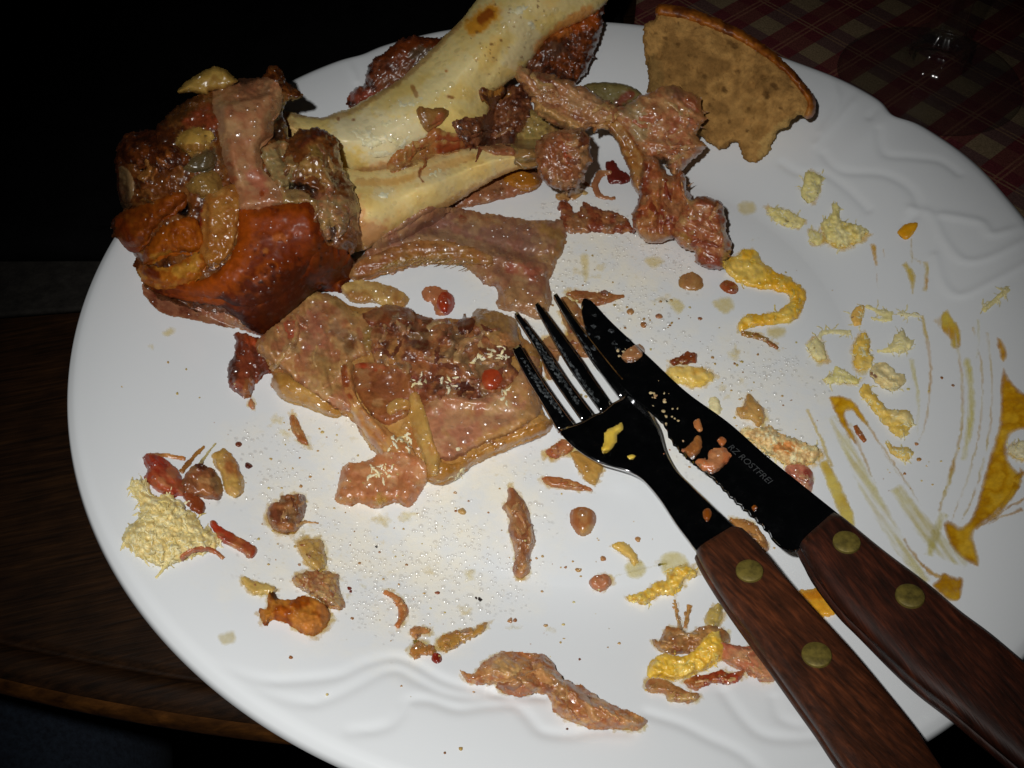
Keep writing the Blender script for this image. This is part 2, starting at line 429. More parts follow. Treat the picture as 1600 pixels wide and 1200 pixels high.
tb = empty('dining_table', (TC[0], TC[1], -.74), 'dark stained round wooden table with a grooved rim under the plate', 'table')
pts = [(.0001, 0), (.3, 0), (.5, 0), (.6165, 0), (.6178, -.0004), (.6188, -.0016), (.6196, -.0021), (.6203, -.0016), (.6212, -.0006), (.6235, -.0006), (.6262, -.0013), (.6280, -.0030), (.6284, -.0034), (.6284, -.012), (.627, -.021), (.618, -.026), (.6, -.028), (.0001, -.028)]
V, Fs = disc_z('t', [(r, z) for r, z in pts], TC[0], TC[1], 360, TABLE)
mk('table_top', V, Fs, TABLE, tb)
EDGE = wood_mat('edge_highlight_wood', (.02, .007, .0015), (.06, .022, .004), (.13, .048, .009), .25, .35, .5, .1)  # orange highlight along the table rim, put into a brighter wood colour
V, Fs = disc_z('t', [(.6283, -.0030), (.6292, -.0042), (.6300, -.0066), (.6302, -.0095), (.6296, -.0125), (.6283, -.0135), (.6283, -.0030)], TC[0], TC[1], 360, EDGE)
mk('edge_highlight', V, Fs, EDGE, tb)
V, Fs = disc_z('t', [(.0001, -.0283), (.045, -.0283), (.045, -.5), (.06, -.66), (.26, -.715), (.28, -.7395), (.0001, -.7395)], TC[0], TC[1], 48, TABLE)
mk('pedestal', V, Fs, TABLE, tb)
# plaid cloth
c0 = at(1199, 40, .0014); cu = at(1257, 7, .0014) - c0; cv = at(1278, 88, .0014) - c0
per = .5 * (np.hypot(cu[0], cu[1]) + np.hypot(cv[0], cv[1])); ang = math.atan2(cu[1], cu[0])
m, t, b = nt('plaid_cloth'); g = geo(t)
mp = N(t, 'ShaderNodeMapping'); mp.vector_type = 'TEXTURE'; t.links.new(g, mp.inputs[0])
mp.inputs['Location'].default_value = (c0[0], c0[1], 0); mp.inputs['Rotation'].default_value = (0, 0, ang); mp.inputs['Scale'].default_value = (per, per, per)
sx = N(t, 'ShaderNodeSeparateXYZ'); t.links.new(mp.outputs[0], sx.inputs[0])
def band(co, kind):
    a = mth(t, 'ABSOLUTE', mth(t, 'SUBTRACT', mth(t, 'FRACT', mth(t, 'ADD', co, .5)), .5))   # 0 in the tan square, .5 between
    if kind == 'band': return mth(t, 'GREATER_THAN', a, .205)
    d = mth(t, 'ABSOLUTE', mth(t, 'SUBTRACT', a, .462)); return mth(t, 'LESS_THAN', d, .016)
bx, by = band(sx.outputs[0], 'band'), band(sx.outputs[1], 'band'); lx, ly = band(sx.outputs[0], 'l'), band(sx.outputs[1], 'l')
tan = mixc(t, noise(t, 90, 4, .6, g), (.17, .12, .066), (.23, .165, .095))
c = mixc(t, mth(t, 'MULTIPLY', bx, .80), tan, (.085, .036, .042)); c = mixc(t, mth(t, 'MULTIPLY', by, .80), c, (.115, .014, .020))
c = mixc(t, mth(t, 'MULTIPLY', lx, .7), c, (.22, .13, .07)); c = mixc(t, mth(t, 'MULTIPLY', ly, .7), c, (.22, .10, .06))
wv = N(t, 'ShaderNodeTexWave'); wv.inputs['Scale'].default_value = 10; t.links.new(mp.outputs[0], wv.inputs[0])
c = mixc(t, 1.0, c, ramp(t, noise(t, 1600, 2, .6, g), [(.3, .62), (.7, 1.25)]), 'MULTIPLY')
t.links.new(c, b.inputs['Base Color']); b.inputs['Roughness'].default_value = .95; b.inputs['Specular IOR Level'].default_value = .1
bump(t, b, noise(t, 1400, 3, .6, g), .6, .0005, False)
def cloth_sheet(corners, z0, th, wav, n=70, seed=5):
    a, b_, c_, d_ = [np.array(v) for v in corners]; V = []; 
    for i in range(n + 1):
        for j in range(n + 1):
            u, v = i / n, j / n; p = (a * (1 - u) + b_ * u) * (1 - v) + (d_ * (1 - u) + c_ * u) * v
            V.append((p[0], p[1], z0 + th + wav * float(vn(p[0] * 22, p[1] * 22, seed))))
    m_ = len(V)
    V += [(x, y, z0) for x, y, z in V]
    Fs = []
    I = lambda i, j: i * (n + 1) + j
    for i in range(n):
        for j in range(n):
            Fs.append((I(i, j), I(i + 1, j), I(i + 1, j + 1), I(i, j + 1))); Fs.append((m_ + I(i, j), m_ + I(i, j + 1), m_ + I(i + 1, j + 1), m_ + I(i + 1, j)))
    for i in range(n):
        for (p, q) in (((i, 0), (i + 1, 0)), ((i + 1, n), (i, n))): Fs.append((I(*p), m_ + I(*p), m_ + I(*q), I(*q)))
        for (p, q) in (((0, i + 1), (0, i)), ((n, i), (n, i + 1))): Fs.append((I(*p), m_ + I(*p), m_ + I(*q), I(*q)))
    return V, Fs
e0 = at(958, 0, .001); 
V, Fs = cloth_sheet([(.040, .30), (.235, .165), (.52, .52), (.10, .80)], .0003, .0008, .0006)
mk('tablecloth', V, Fs, m); tag(bpy.data.objects['tablecloth'], 'burgundy and tan plaid cloth lying on the table beyond the plate', 'tablecloth')
# black cloth, and a grey sheet painted for the faint sheen, at the left
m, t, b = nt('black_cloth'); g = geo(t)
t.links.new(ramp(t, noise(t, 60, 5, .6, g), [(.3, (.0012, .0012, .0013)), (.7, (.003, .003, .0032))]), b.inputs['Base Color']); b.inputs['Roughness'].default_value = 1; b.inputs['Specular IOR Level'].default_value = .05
q0 = at(-160, 348, .02); q1 = at(300, 352, .02)
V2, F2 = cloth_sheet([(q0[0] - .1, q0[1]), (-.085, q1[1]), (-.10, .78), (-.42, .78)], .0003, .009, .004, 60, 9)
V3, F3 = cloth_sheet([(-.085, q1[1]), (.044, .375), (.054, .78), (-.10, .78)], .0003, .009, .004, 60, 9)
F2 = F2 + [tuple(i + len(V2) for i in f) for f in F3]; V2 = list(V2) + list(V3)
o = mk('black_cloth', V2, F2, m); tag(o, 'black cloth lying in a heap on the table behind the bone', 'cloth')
m2, t, b = nt('sheen_sheet'); g = geo(t)
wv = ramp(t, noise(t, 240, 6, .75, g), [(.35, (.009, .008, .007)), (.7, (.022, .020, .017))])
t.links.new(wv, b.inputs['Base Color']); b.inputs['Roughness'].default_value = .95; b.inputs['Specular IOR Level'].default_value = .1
bump(t, b, noise(t, 900, 4, .7, g), .6, .0006, False)
r0 = at(-200, 352, .003); r1 = at(240, 352, .003); r2 = at(240, 470, .003); r3 = at(-200, 505, .003)
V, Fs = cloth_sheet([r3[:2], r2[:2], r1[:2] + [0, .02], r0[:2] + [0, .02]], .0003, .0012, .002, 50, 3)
o = mk('sheen_sheet', V, Fs, m2); tag(o, 'flat grey sheet painted for the faint sheen beside the left rim of the plate', 'cloth')
# denim below the table edge
m, t, b = nt('dark_denim'); g = geo(t)
t.links.new(ramp(t, noise(t, 500, 5, .75, g), [(.35, (.004, .007, .014)), (.7, (.02, .032, .052))]), b.inputs['Base Color']); b.inputs['Roughness'].default_value = .95
V = []; Fs = []
for i in range(41):
    u = i / 40; yy = -.30 + .62 * u; r_ = .085 + .012 * math.sin(3 * u)
    for j in range(40):
        a = 2 * math.pi * j / 40; rr_ = r_ * (1 + .05 * float(vn(u * 9, j / 4, 4)) + .03 * math.sin(5 * a + 8 * u))
        V.append((-.165 + rr_ * math.cos(a) - .1 * u, yy, -.175 + rr_ * .9 * math.sin(a)))
for i in range(40):
    for j in range(40): Fs.append((i * 40 + j, i * 40 + (j + 1) % 40, (i + 1) * 40 + (j + 1) % 40, (i + 1) * 40 + j))
Fs += [tuple(range(39, -1, -1)), tuple(1600 + j for j in range(40))]
o = mk('denim_trouser_leg', V, Fs, m); tag(o, 'dark blue denim trouser leg below the near edge of the table', 'clothing')

# ------------------------------------------------------------------ plate
nr_, na = 190, 1300
rr = np.concatenate([np.linspace(.0005, .08, 26), np.linspace(.081, .15, nr_ - 26)])
th = np.arange(na) * 2 * math.pi / na
Rr, Th = np.meshgrid(rr, th, indexing='ij')
notch = np.zeros(na)
def angd(a, b): return (a - b + math.pi) % (2 * math.pi) - math.pi
for a0 in (38.5, 122.0, 205.0, 292.0):
    d = np.degrees(angd(th, math.radians(a0)))
    amp = {38.5: 1.0, 122.0: .35, 205.0: .0, 292.0: .2}[a0]
    notch += amp * (-.0034 * np.exp(-(d / 2.2) ** 2) + .0016 * np.exp(-((d + 12) / 7) ** 2) + .0008 * np.exp(-((d - 9) / 5) ** 2))
Rw = Rr + notch[None, :] * np.clip((Rr - .11) / .04, 0, 1) ** 2
XX = PC[0] + Rw * np.cos(Th); YY = PC[1] + Rw * np.sin(Th); ZZ = prof(Rr)
def emb(l, w_, h_): return ([tuple(at(x, y, .017 if True else 0)[:2]) for x, y in l], w_, h_)
RID = [emb([(330, 1062), (400, 1083), (444, 1085), (527, 1070), (571, 1044), (615, 1028), (650, 1039), (685, 1061), (720, 1074), (759, 1079), (800, 1092), (850, 1085)], .0016, -.55),
 emb([(390, 1100), (475, 1120), (519, 1110), (562, 1083), (598, 1057), (624, 1052), (650, 1066), (694, 1088), (738, 1094), (781, 1085), (825, 1083), (850, 1090)], .0016, -.5),
 emb([(554, 1166), (606, 1153), (628, 1131), (641, 1107), (672, 1103), (716, 1116), (760, 1109), (803, 1107), (825, 1127), (847, 1153), (890, 1158), (934, 1149), (980, 1150)], .0016, -.55),
 emb([(1010, 1120), (1060, 1140), (1100, 1165), (1150, 1195), (1180, 1230)], .0016, -.5), emb([(1130, 1085), (1154, 1130), (1183, 1162), (1225, 1171), (1283, 1167), (1330, 1150)], .0016, -.5),
 emb([(1205, 1100), (1212, 1133), (1240, 1150), (1260, 1142)], .0016, -.4),
 emb([(1226, 240), (1255, 256), (1290, 262), (1330, 290), (1360, 318)], .0016, -.5), emb([(1287, 240), (1315, 264), (1376, 280), (1417, 305), (1433, 333), (1417, 348)], .0016, -.5),
 emb([(1364, 228), (1376, 256), (1417, 268), (1458, 280), (1486, 300)], .0016, -.45), emb([(1466, 349), (1519, 370), (1539, 390), (1580, 386), (1620, 372)], .0016, .55),
 emb([(1420, 330), (1450, 345), (1470, 380), (1500, 415), (1540, 420), (1600, 402), (1650, 390)], .0016, .5), emb([(1460, 400), (1475, 440), (1500, 462), (1540, 455), (1600, 436)], .0016, .45),
 emb([(1267, 106), (1308, 126), (1336, 146), (1340, 171), (1308, 203), (1275, 227)], .0016, .5), emb([(1303, 118), (1348, 138), (1374, 160), (1376, 185), (1350, 210)], .0016, -.5),
 emb([(1215, 100), (1260, 122), (1290, 150), (1300, 190), (1280, 215)], .0016, .45), emb([(1240, 92), (1290, 108), (1340, 130), (1380, 158), (1400, 176)], .0016, .5),
 emb([(520, 98), (560, 100), (590, 84), (608, 72)], .0016, .45), emb([(500, 106), (540, 120), (560, 150)], .0016, .35),
 emb([(150, 420), (190, 372), (215, 340), (230, 300)], .0016, .3), emb([(125, 560), (150, 470), (185, 400)], .0016, .3)]
band_m = Rr > .088
bxx = XX[band_m]; byy = YY[band_m]; add = np.zeros(bxx.shape)
for pl, w_, h_ in RID:
    sp = catmull(pl, 5, False); d = segdist(bxx, byy, sp); add += .85 * h_ / 1000 * np.exp(-(d / w_) ** 2)
ZZ[band_m] += add * np.clip((.1475 - Rr[band_m]) / .006, 0, 1)
V = [np.stack([XX, YY, ZZ], -1).reshape(-1, 3)]; nn = nr_
under = [(.1507, -.0018), (.1503, -.0036), (.148, -.0042), (.12, None), (.09, None), (.066, .0022), (.064, .0002), (.060, .0002), (.058, .0024), (.0005, .0024)]
for r_, z_ in under:
    if z_ is None: z_ = float(prof(np.array(r_))) - .0042
    elif z_ < 0: z_ = float(prof(np.array(.15))) + z_
    k_ = np.clip((r_ - .11) / .04, 0, 1) ** 2
    V.append(np.stack([PC[0] + (r_ + notch * k_) * np.cos(th), PC[1] + (r_ + notch * k_) * np.sin(th), np.full(na, z_)], -1)); nn += 1
V = np.vstack(V)
ii, jj = np.meshgrid(np.arange(nn - 1), np.arange(na), indexing='ij'); j2 = (jj + 1) % na
Fs = np.stack([ii * na + jj, (ii + 1) * na + jj, (ii + 1) * na + j2, ii * na + j2], -1).reshape(-1, 4)
m, t, b = nt('glazed_porcelain'); g = geo(t)
# grease film in the middle of the plate, ragged; its cream tint also paints the warm reflection there
def blob_mask(cx, cy, r, soft=.5):
    v = N(t, 'ShaderNodeVectorMath', operation='DISTANCE'); t.links.new(g, v.inputs[0]); v.inputs[1].default_value = (cx, cy, .006)
    nn_ = mth(t, 'MULTIPLY', mth(t, 'SUBTRACT', noise(t, 45, 5, .65, g), .5), r * 1.1)
    d = mth(t, 'ADD', v.outputs['Value'], nn_)
    mr = N(t, 'ShaderNodeMapRange'); t.links.new(d, mr.inputs[0]); mr.inputs[1].default_value = r; mr.inputs[2].default_value = r * soft; mr.inputs[3].default_value = 0; mr.inputs[4].default_value = 1
    return mr.outputs[0]
gm = mth(t, 'MAXIMUM', blob_mask(*at(620, 790, .006)[:2], .055), blob_mask(*at(900, 430, .006)[:2], .045))
gm = mth(t, 'MAXIMUM', gm, mth(t, 'MULTIPLY', blob_mask(*at(1120, 620, .006)[:2], .04), .7))
gpatch = mth(t, 'MULTIPLY', gm, ramp(t, noise(t, 110, 5, .7, g), [(.36, .25), (.62, 1)]))
c = mixc(t, gpatch, (.745, .775, .795), (.87, .835, .72))
spk = ramp(t, noise(t, 330, 4, .7, g), [(.60, 0), (.70, 1)])
c = mixc(t, mth(t, 'MULTIPLY', mth(t, 'MULTIPLY', spk, gm), .35), c, (.62, .50, .24))
t.links.new(c, b.inputs['Base Color'])
r = mth(t, 'ADD', mth(t, 'MULTIPLY', gpatch, .05), .16); t.links.new(r, b.inputs['Roughness'])
b.inputs['Specular IOR Level'].default_value = .45
sp1 = mth(t, 'ADD', droplets(t, g, 480, .36, .46, .64, 55), mth(t, 'MULTIPLY', droplets(t, g, 800, .40, .48, .64, 48), .6))
b.inputs['Coat IOR'].default_value = 2.5
t.links.new(mth(t, 'MINIMUM', mth(t, 'MULTIPLY', mth(t, 'MULTIPLY', sp1, ramp(t, gm, [(.25, 0), (.5, 1)])), 6.0), 1.0), b.inputs['Coat Weight']); b.inputs['Coat Roughness'].default_value = .28
cb_ = N(t, 'ShaderNodeBump'); cb_.inputs['Strength'].default_value = 1; cb_.inputs['Distance'].default_value = .0006
t.links.new(mth(t, 'MULTIPLY', sp1, ramp(t, gm, [(.25, 0), (.5, 1)])), cb_.inputs['Height']); t.links.new(cb_.outputs[0], b.inputs['Coat Normal'])
bump(t, b, mth(t, 'MULTIPLY', noise(t, 400, 3, .6, g), gpatch), .25, .0004, False)
o = mk('plate', V, Fs, m); tag(o, 'large white porcelain plate with wavy embossed rim, smeared with leftovers', 'plate')
# ------------------------------------------------------------------ palette (colours as seen)
PINK = (196, 142, 112); TANM = (190, 142, 98); FATC = (205, 172, 122); CREAM = (214, 190, 145); DARK = (96, 50, 34); RED = (170, 62, 42)
BRN = (140, 84, 52); ORG = (160, 84, 24); SKO = (150, 72, 20); SKD = (84, 34, 12); GREY = (140, 122, 98); PURP = (160, 118, 108); PALE = (206, 168, 132)
YEL = (226, 194, 88); MUS = (206, 158, 34); ROOTC = (232, 218, 172)

# ------------------------------------------------------------------ bread
G = 'leftovers on the plate'
bo = [(1025, 12), (1035, 8), (1072, 16), (1112, 30), (1145, 45), (1177, 63), (1202, 81), (1234, 110), (1255, 134), (1269, 154), (1269, 175), (1261, 185), (1251, 179), (1238, 187), (1230, 199), (1214, 207), (1206, 227), (1194, 248), (1173, 255), (1161, 244), (1153, 225), (1145, 223), (1129, 234), (1112, 227), (1098, 215), (1070, 205), (1040, 190), (1012, 170), (1011, 146), (1013, 122), (1009, 89), (1005, 61), (1007, 37), (1025, 30)]
bc = at(1130, 140, .018)
bread = empty('bread_slice', tuple(bc), 'torn triangular end of brown bread with baked crust leaning on the rim', 'bread')
bax = [(1040, 30, 41), (1120, 60, 40), (1220, 120, 38), (1255, 170, 33), (1180, 235, 13), (1110, 215, 14), (1020, 150, 22), (1010, 60, 36), (1130, 130, 27)]
holes_p = [([(x, y)], r, (92, 66, 38), .8) for x, y, r in ((1143, 66, 6), (1150, 72, 5), (1208, 133, 5), (1213, 138, 5), (1196, 146, 6), (1200, 152, 4), (1131, 140, 4), (1192, 120, 3), (1060, 68, 3), (1075, 86, 3), (1152, 110, 4), (1100, 120, 3), (1170, 170, 4), (1110, 165, 3), (1046, 120, 3), (1085, 45, 3), (1020, 90, 4), (1040, 60, 3), (1220, 170, 3), (1168, 205, 3), (1140, 190, 3))]
crumb_strokes = [([(x, y)], r, -.8) for x, y, r in ((1145, 69, 6), (1210, 135, 6), (1197, 149, 6), (1131, 140, 5), (1192, 120, 4), (1060, 68, 4), (1095, 110, 5), (1152, 110, 5), (1168, 190, 6), (1085, 150, 4), (1046, 100, 5), (1020, 120, 5))]
crumb_strokes += [([(rng.uniform(1015, 1240), rng.uniform(30, 230))], rng.uniform(1.5, 4), -rng.uniform(.3, .9)) for _ in range(110)]
emit('crumb', piece(bo, T=3.4, R=10, cols=[(132, 100, 62), (158, 122, 78), (168, 132, 86), (144, 110, 68)], rag=3.0, rs=6, rel=.4, rels=6, axis=bax, TB=8, marb=0, cn=34,
     paint=holes_p + [([(rng.uniform(1015, 1245), rng.uniform(25, 235))], rng.uniform(1.2, 2.6), (112, 84, 52), .55) for _ in range(70)] + [([(1020, 100), (1035, 170), (1090, 200)], 14, (112, 94, 62), .5), ([(1190, 240), (1215, 205), (1255, 182)], 9, (190, 160, 110), .7)], strokes=crumb_strokes), BREAD, bread)
crust_o = [(1024, 14), (1035, 5), (1074, 12), (1115, 26), (1148, 41), (1180, 59), (1206, 78), (1238, 107), (1259, 131), (1273, 152), (1273, 176), (1264, 187), (1254, 181), (1258, 160), (1240, 134), (1215, 108), (1186, 88), (1150, 66), (1110, 48), (1072, 34), (1030, 28)]
emit('crust', piece(crust_o, T=4.6, R=9, cols=[(110, 60, 22), (158, 96, 34), (176, 112, 44), (132, 74, 26)], rag=1.6, rs=8, rel=.4, rels=10, marb=0, axis=[(a, b_, z) for a, b_, z in bax], TB=9, cn=16, paint=[([(1265, 175), (1255, 182)], 6, (186, 140, 90), .8)]), CRUST, bread)

# ------------------------------------------------------------------ the big pork knuckle
kc = at(560, 300, .008)
hock = empty('pork_knuckle', tuple(kc), 'half-eaten roast pork knuckle with a long bare bone and brown glazed skin', 'pork knuckle')
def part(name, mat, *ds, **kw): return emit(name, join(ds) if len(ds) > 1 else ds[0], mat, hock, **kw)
# flesh seen behind the bone, far side
part('flesh', MUSCLE, piece([(544, 168), (547, 146), (567, 131), (572, 112), (580, 95), (608, 75), (625, 62), (652, 56), (687, 58), (715, 40), (738, 10), (750, 20), (720, 60), (690, 95), (655, 125), (610, 150), (575, 168), (560, 176)], T=7, R=16, axis=[(560, 165, 18), (600, 110, 28), (680, 70, 34), (740, 20, 40)], TB=9, cols=[(60, 26, 16), (110, 54, 36), (140, 80, 62), (78, 36, 24)], rag=4, rel=1.5, dirx=-.8,
     paint=[([(590, 85), (640, 72), (690, 60)], 12, (120, 56, 20), .9), ([(650, 85), (670, 82)], 12, (92, 76, 66), .9), ([(556, 150), (575, 150)], 12, (150, 74, 66), .9), ([(640, 105), (600, 130)], 9, (130, 88, 66), .6)]), label='dark roasted flesh behind the bone')
# flesh under the bone, near side
part('flesh_flap', MEAT, piece([(680, 322), (700, 305), (722, 293), (762, 268), (792, 258), (818, 258), (840, 266), (846, 292), (806, 306), (762, 317), (715, 325)], T=4.5, R=12, cols=[(150, 98, 76), (168, 112, 84), (132, 82, 62)], rel=.6, paint=[([(730, 300), (790, 282)], 8, (178, 128, 100), .7)]),
     piece([(786, 282), (800, 270), (820, 268), (840, 277), (842, 291), (825, 298), (805, 294)], T=4.5, R=10, cols=[(170, 108, 34), (190, 126, 44)], rel=.3, rag=1))
# bone
ubx = [(430, 235, 30), (500, 215, 28), (600, 190, 27), (720, 110, 32), (850, 20, 42), (900, -60, 48)]
part('bone_shaft', BONE,
     piece([(436, 176), (455, 176), (480, 181), (505, 182), (528, 173), (548, 168), (580, 150), (620, 127), (650, 100), (690, 60), (720, 30), (745, 0), (775, -40), (800, -90), (985, -90), (965, -30), (945, 8), (905, 34), (862, 56), (835, 88), (812, 115), (795, 128), (770, 148), (765, 175), (760, 205), (735, 222), (700, 232), (655, 250), (625, 270), (585, 276), (545, 272), (515, 262), (480, 245), (450, 225), (434, 205)],
       T=13, R=62, dome=2, axis=ubx, TB=10, step=2, rag=1.6, rs=22, rel=.18, rels=46, cn=48, marb=0, cols=[(186, 168, 110), (206, 190, 134), (216, 202, 152), (200, 180, 120)],
       paint=[([(738, 40), (755, 30), (768, 20)], 17, (168, 116, 22), .95), ([(752, 30), (764, 22)], 8, (116, 56, 14), .9), ([(545, 205), (600, 205), (640, 215), (590, 240)], 30, (246, 240, 212), .85), ([(660, 150), (700, 120), (730, 100)], 16, (232, 224, 184), .7), ([(800, 30), (830, 60), (800, 90)], 18, (240, 230, 196), .75), ([(640, 160), (620, 170)], 14, (222, 214, 178), .7), ([(775, 60), (770, 90)], 9, (168, 140, 82), .6), ([(840, 10), (900, -10)], 20, (226, 214, 172), .6),  # whitish patches paint highlights into the bone colour
              ([(645, 135), (650, 150)], 4, (122, 78, 34), .8), ([(528, 186)], 3, (110, 60, 30)), ([(552, 187)], 4, (110, 60, 30)), ([(698, 110)], 3, (140, 90, 40)), ([(700, 150), (706, 151)], 3, (120, 78, 40)), ([(450, 178), (520, 182), (560, 168), (640, 115), (720, 35)], 5, (128, 92, 52), .7),
              ([(440, 190), (470, 215), (520, 250)], 14, (140, 106, 66), .7), ([(920, 15), (880, 40), (840, 75)], 9, (176, 116, 50), .8), ([(560, 272), (640, 255), (720, 225)], 12, (160, 116, 70), .8), ([(905, -50), (860, 0)], 14, (208, 180, 116), .6)] +
             [([(rng.normal(772, 22), rng.normal(85, 22))], rng.uniform(1, 2.4), (96, 62, 32), .8) for _ in range(26)] + [([(rng.normal(820, 30), rng.normal(12, 10))], rng.uniform(1, 2.2), (90, 60, 34), .8) for _ in range(12)],
       strokes=[([(440, 200), (500, 225), (540, 262)], 14, -1.5), ([(600, 175), (680, 140), (760, 70), (830, 0)], 22, .9), ([(550, 215), (620, 222)], 26, .8), ([(800, 60), (760, 120), (745, 160)], 10, -.6)]),
     piece([(535, 262), (570, 268), (610, 262), (650, 250), (700, 238), (760, 226), (800, 226), (850, 226), (872, 236), (852, 256), (800, 268), (758, 288), (720, 312), (690, 328), (650, 350), (610, 372), (560, 394), (528, 386), (512, 352), (505, 300), (512, 270)],
       T=10, R=48, dome=1.5, axis=[(560, 330, 21), (640, 300, 19), (740, 260, 17), (850, 240, 17)], TB=9, rag=1.6, rs=20, rel=.2, rels=40, cn=44, marb=0, cols=[(190, 168, 112), (210, 192, 138), (222, 206, 158), (200, 176, 122)],
       paint=[([(540, 320), (560, 360), (590, 370)], 26, (176, 124, 86), .8), ([(520, 300), (530, 330)], 18, (150, 104, 74), .8), ([(660, 275), (690, 268)], 14, (228, 216, 180), .85), ([(590, 305), (610, 300)], 11, (228, 214, 176), .8), ([(610, 368), (690, 322), (760, 284), (850, 248)], 6, (150, 110, 60), .7), ([(560, 285), (620, 282), (680, 262), (740, 245)], 7, (166, 126, 70), .7), ([(658, 262), (656, 275), (662, 284)], 2.5, (110, 58, 24), .95)],
       strokes=[([(530, 290), (620, 285), (720, 252)], 8, -.9), ([(560, 340), (660, 300), (760, 255)], 20, .7)]))
# frayed bone skin, lifted flakes
part('periosteum', ROOT, *[piece(ribbon([(x, y), (x + dx * .5, y + dy * .5 + 2), (x + dx, y + dy)], [2, w_, 2]), T=.3, R=5, rag=6, rs=4, rel=.4, rels=4, bl=2, cols=[(215, 205, 170), (244, 238, 214), (226, 212, 170)]) for x, y, dx, dy, w_ in
     [(545, 205, 50, 10, 14), (560, 225, 44, -6, 16), (600, 212, 36, 16, 16), (575, 240, 40, -2, 12), (610, 235, 26, 16, 14), (590, 196, 30, -8, 9), (630, 165, 30, -10, 11), (610, 160, 26, 4, 8), (668, 272, 22, -6, 12), (588, 308, 26, -10, 11), (640, 210, -20, 24, 10), (795, 20, 34, -12, 14), (826, 32, 10, 14, 10)]], kind='stuff')
# seam tissue between the shafts
part('tendon', MEAT,
     piece([(604, 268), (608, 250), (628, 232), (648, 222), (664, 214), (676, 200), (692, 202), (706, 208), (728, 214), (746, 228), (722, 240), (690, 246), (655, 258), (628, 268)], T=3.5, R=9, cols=[(190, 138, 84), (176, 108, 60), (200, 160, 108)], dirx=-.35, rag=3, rel=.9, paint=[([(690, 218), (722, 226)], 11, (158, 60, 30), .9), ([(640, 258), (630, 262)], 6, (120, 60, 24), .8)]),
     piece([(650, 172), (656, 166), (672, 170), (690, 168), (702, 174), (696, 186), (682, 196), (670, 204), (660, 198), (654, 186)], T=2.6, R=6, cols=[(160, 116, 68), (140, 92, 50)], rag=2, rel=.6, paint=[([(690, 180), (680, 192)], 6, (180, 100, 70), .8)]))
part('gelatin', FAT, piece([(782, 222), (795, 196), (805, 180), (830, 172), (858, 182), (882, 196), (890, 218), (862, 236), (852, 250), (838, 262), (818, 262), (806, 256), (800, 240), (786, 236)], T=5, R=12, cols=[(160, 146, 104), (186, 162, 116), (140, 120, 88), (170, 132, 96)], rag=3, rel=1.3, rels=12, cn=16))
part('shredded_flesh', MUSCLE,
     piece([(708, 192), (722, 184), (740, 182), (758, 180), (764, 166), (748, 150), (752, 138), (775, 142), (798, 130), (826, 138), (834, 162), (822, 196), (806, 222), (790, 240), (770, 238), (752, 236), (735, 238), (720, 222)], T=6.5, R=10, cols=[(70, 34, 26), (116, 66, 50), (150, 98, 76), (92, 50, 36)], rag=6, rs=7, rel=2.4, rels=9, cn=10, dirx=-.9, paint=[([(765, 152), (785, 140)], 12, (184, 130, 66), .9), ([(700, 228), (745, 222)], 7, (150, 70, 44), .8)]),
     piece(ribbon([(752, 232), (748, 244), (742, 256)], [12, 6, 4]), T=2, R=4, cols=[(140, 80, 58), (110, 56, 40)], rag=2),
     piece([(742, 232), (765, 226), (790, 226), (806, 238), (792, 246), (768, 240)], T=3, R=6, cols=[(196, 140, 112), (150, 86, 66)], rag=3, rel=.8),
     *[piece(ribbon([(x, y), (x + dx / 2, y + dy / 2), (x + dx, y + dy)], [3, 8, 3]), T=1.8, R=4, bl=2, rag=3, rel=.7, cols=[c_, DARK]) for x, y, dx, dy, c_ in
       [(720, 196, 30, 14, BRN), (740, 188, 26, 20, (150, 100, 82)), (760, 200, 26, 8, BRN), (730, 214, 36, -8, (132, 80, 64)), (775, 170, 28, -20, BRN), (790, 190, 16, -36, (156, 104, 84)), (770, 215, 28, -14, (160, 110, 88)), (752, 146, 12, 18, (90, 44, 30))]])
part('crisp_flesh', MUSCLE, piece([(952, -10), (946, 14), (940, 50), (928, 85), (908, 122), (884, 128), (858, 118), (836, 120), (820, 118), (806, 100), (812, 82), (830, 66), (850, 46), (880, 32), (915, 16)], T=9, R=20, axis=[(940, 10, 38), (900, 80, 28), (830, 95, 28)], TB=9, cols=[(84, 38, 18), (134, 68, 30), (60, 26, 14), (110, 54, 34)], rag=5, rel=2.2, rels=11, cn=14, dirx=-.9,
     paint=[([(900, 40), (915, 34), (930, 30)], 12, (170, 84, 28), .9), ([(868, 52), (885, 48)], 9, (182, 110, 56), .9), ([(868, 78)], 16, (104, 72, 66), .95), ([(840, 105), (825, 100)], 9, (130, 84, 68), .7)], strokes=[([(868, 78)], 12, 3), ([(890, 45), (900, 90)], 6, -2.5)]))
part('pink_flesh', MUSCLE, piece([(806, 112), (815, 102), (838, 112), (862, 116), (892, 126), (930, 146), (955, 160), (978, 178), (965, 204), (930, 200), (905, 212), (885, 202), (860, 196), (838, 178), (832, 160), (806, 124)], T=6, R=12, axis=[(830, 130, 33), (900, 160, 28), (960, 190, 24)], TB=7, cols=[(204, 156, 128), (176, 122, 98), (196, 146, 112), (150, 96, 78)], rag=4, rel=1.6, rels=11, cn=13, dirx=.45,
     paint=[([(835, 118), (858, 124)], 9, (110, 60, 54), .8), ([(838, 166), (880, 188), (905, 200)], 8, (220, 178, 132), .8), ([(905, 150), (930, 165)], 18, (196, 158, 138), .7)], strokes=[([(836, 160), (870, 180), (905, 200)], 5, 1.4), ([(832, 172), (870, 192)], 4, -1.2)]))
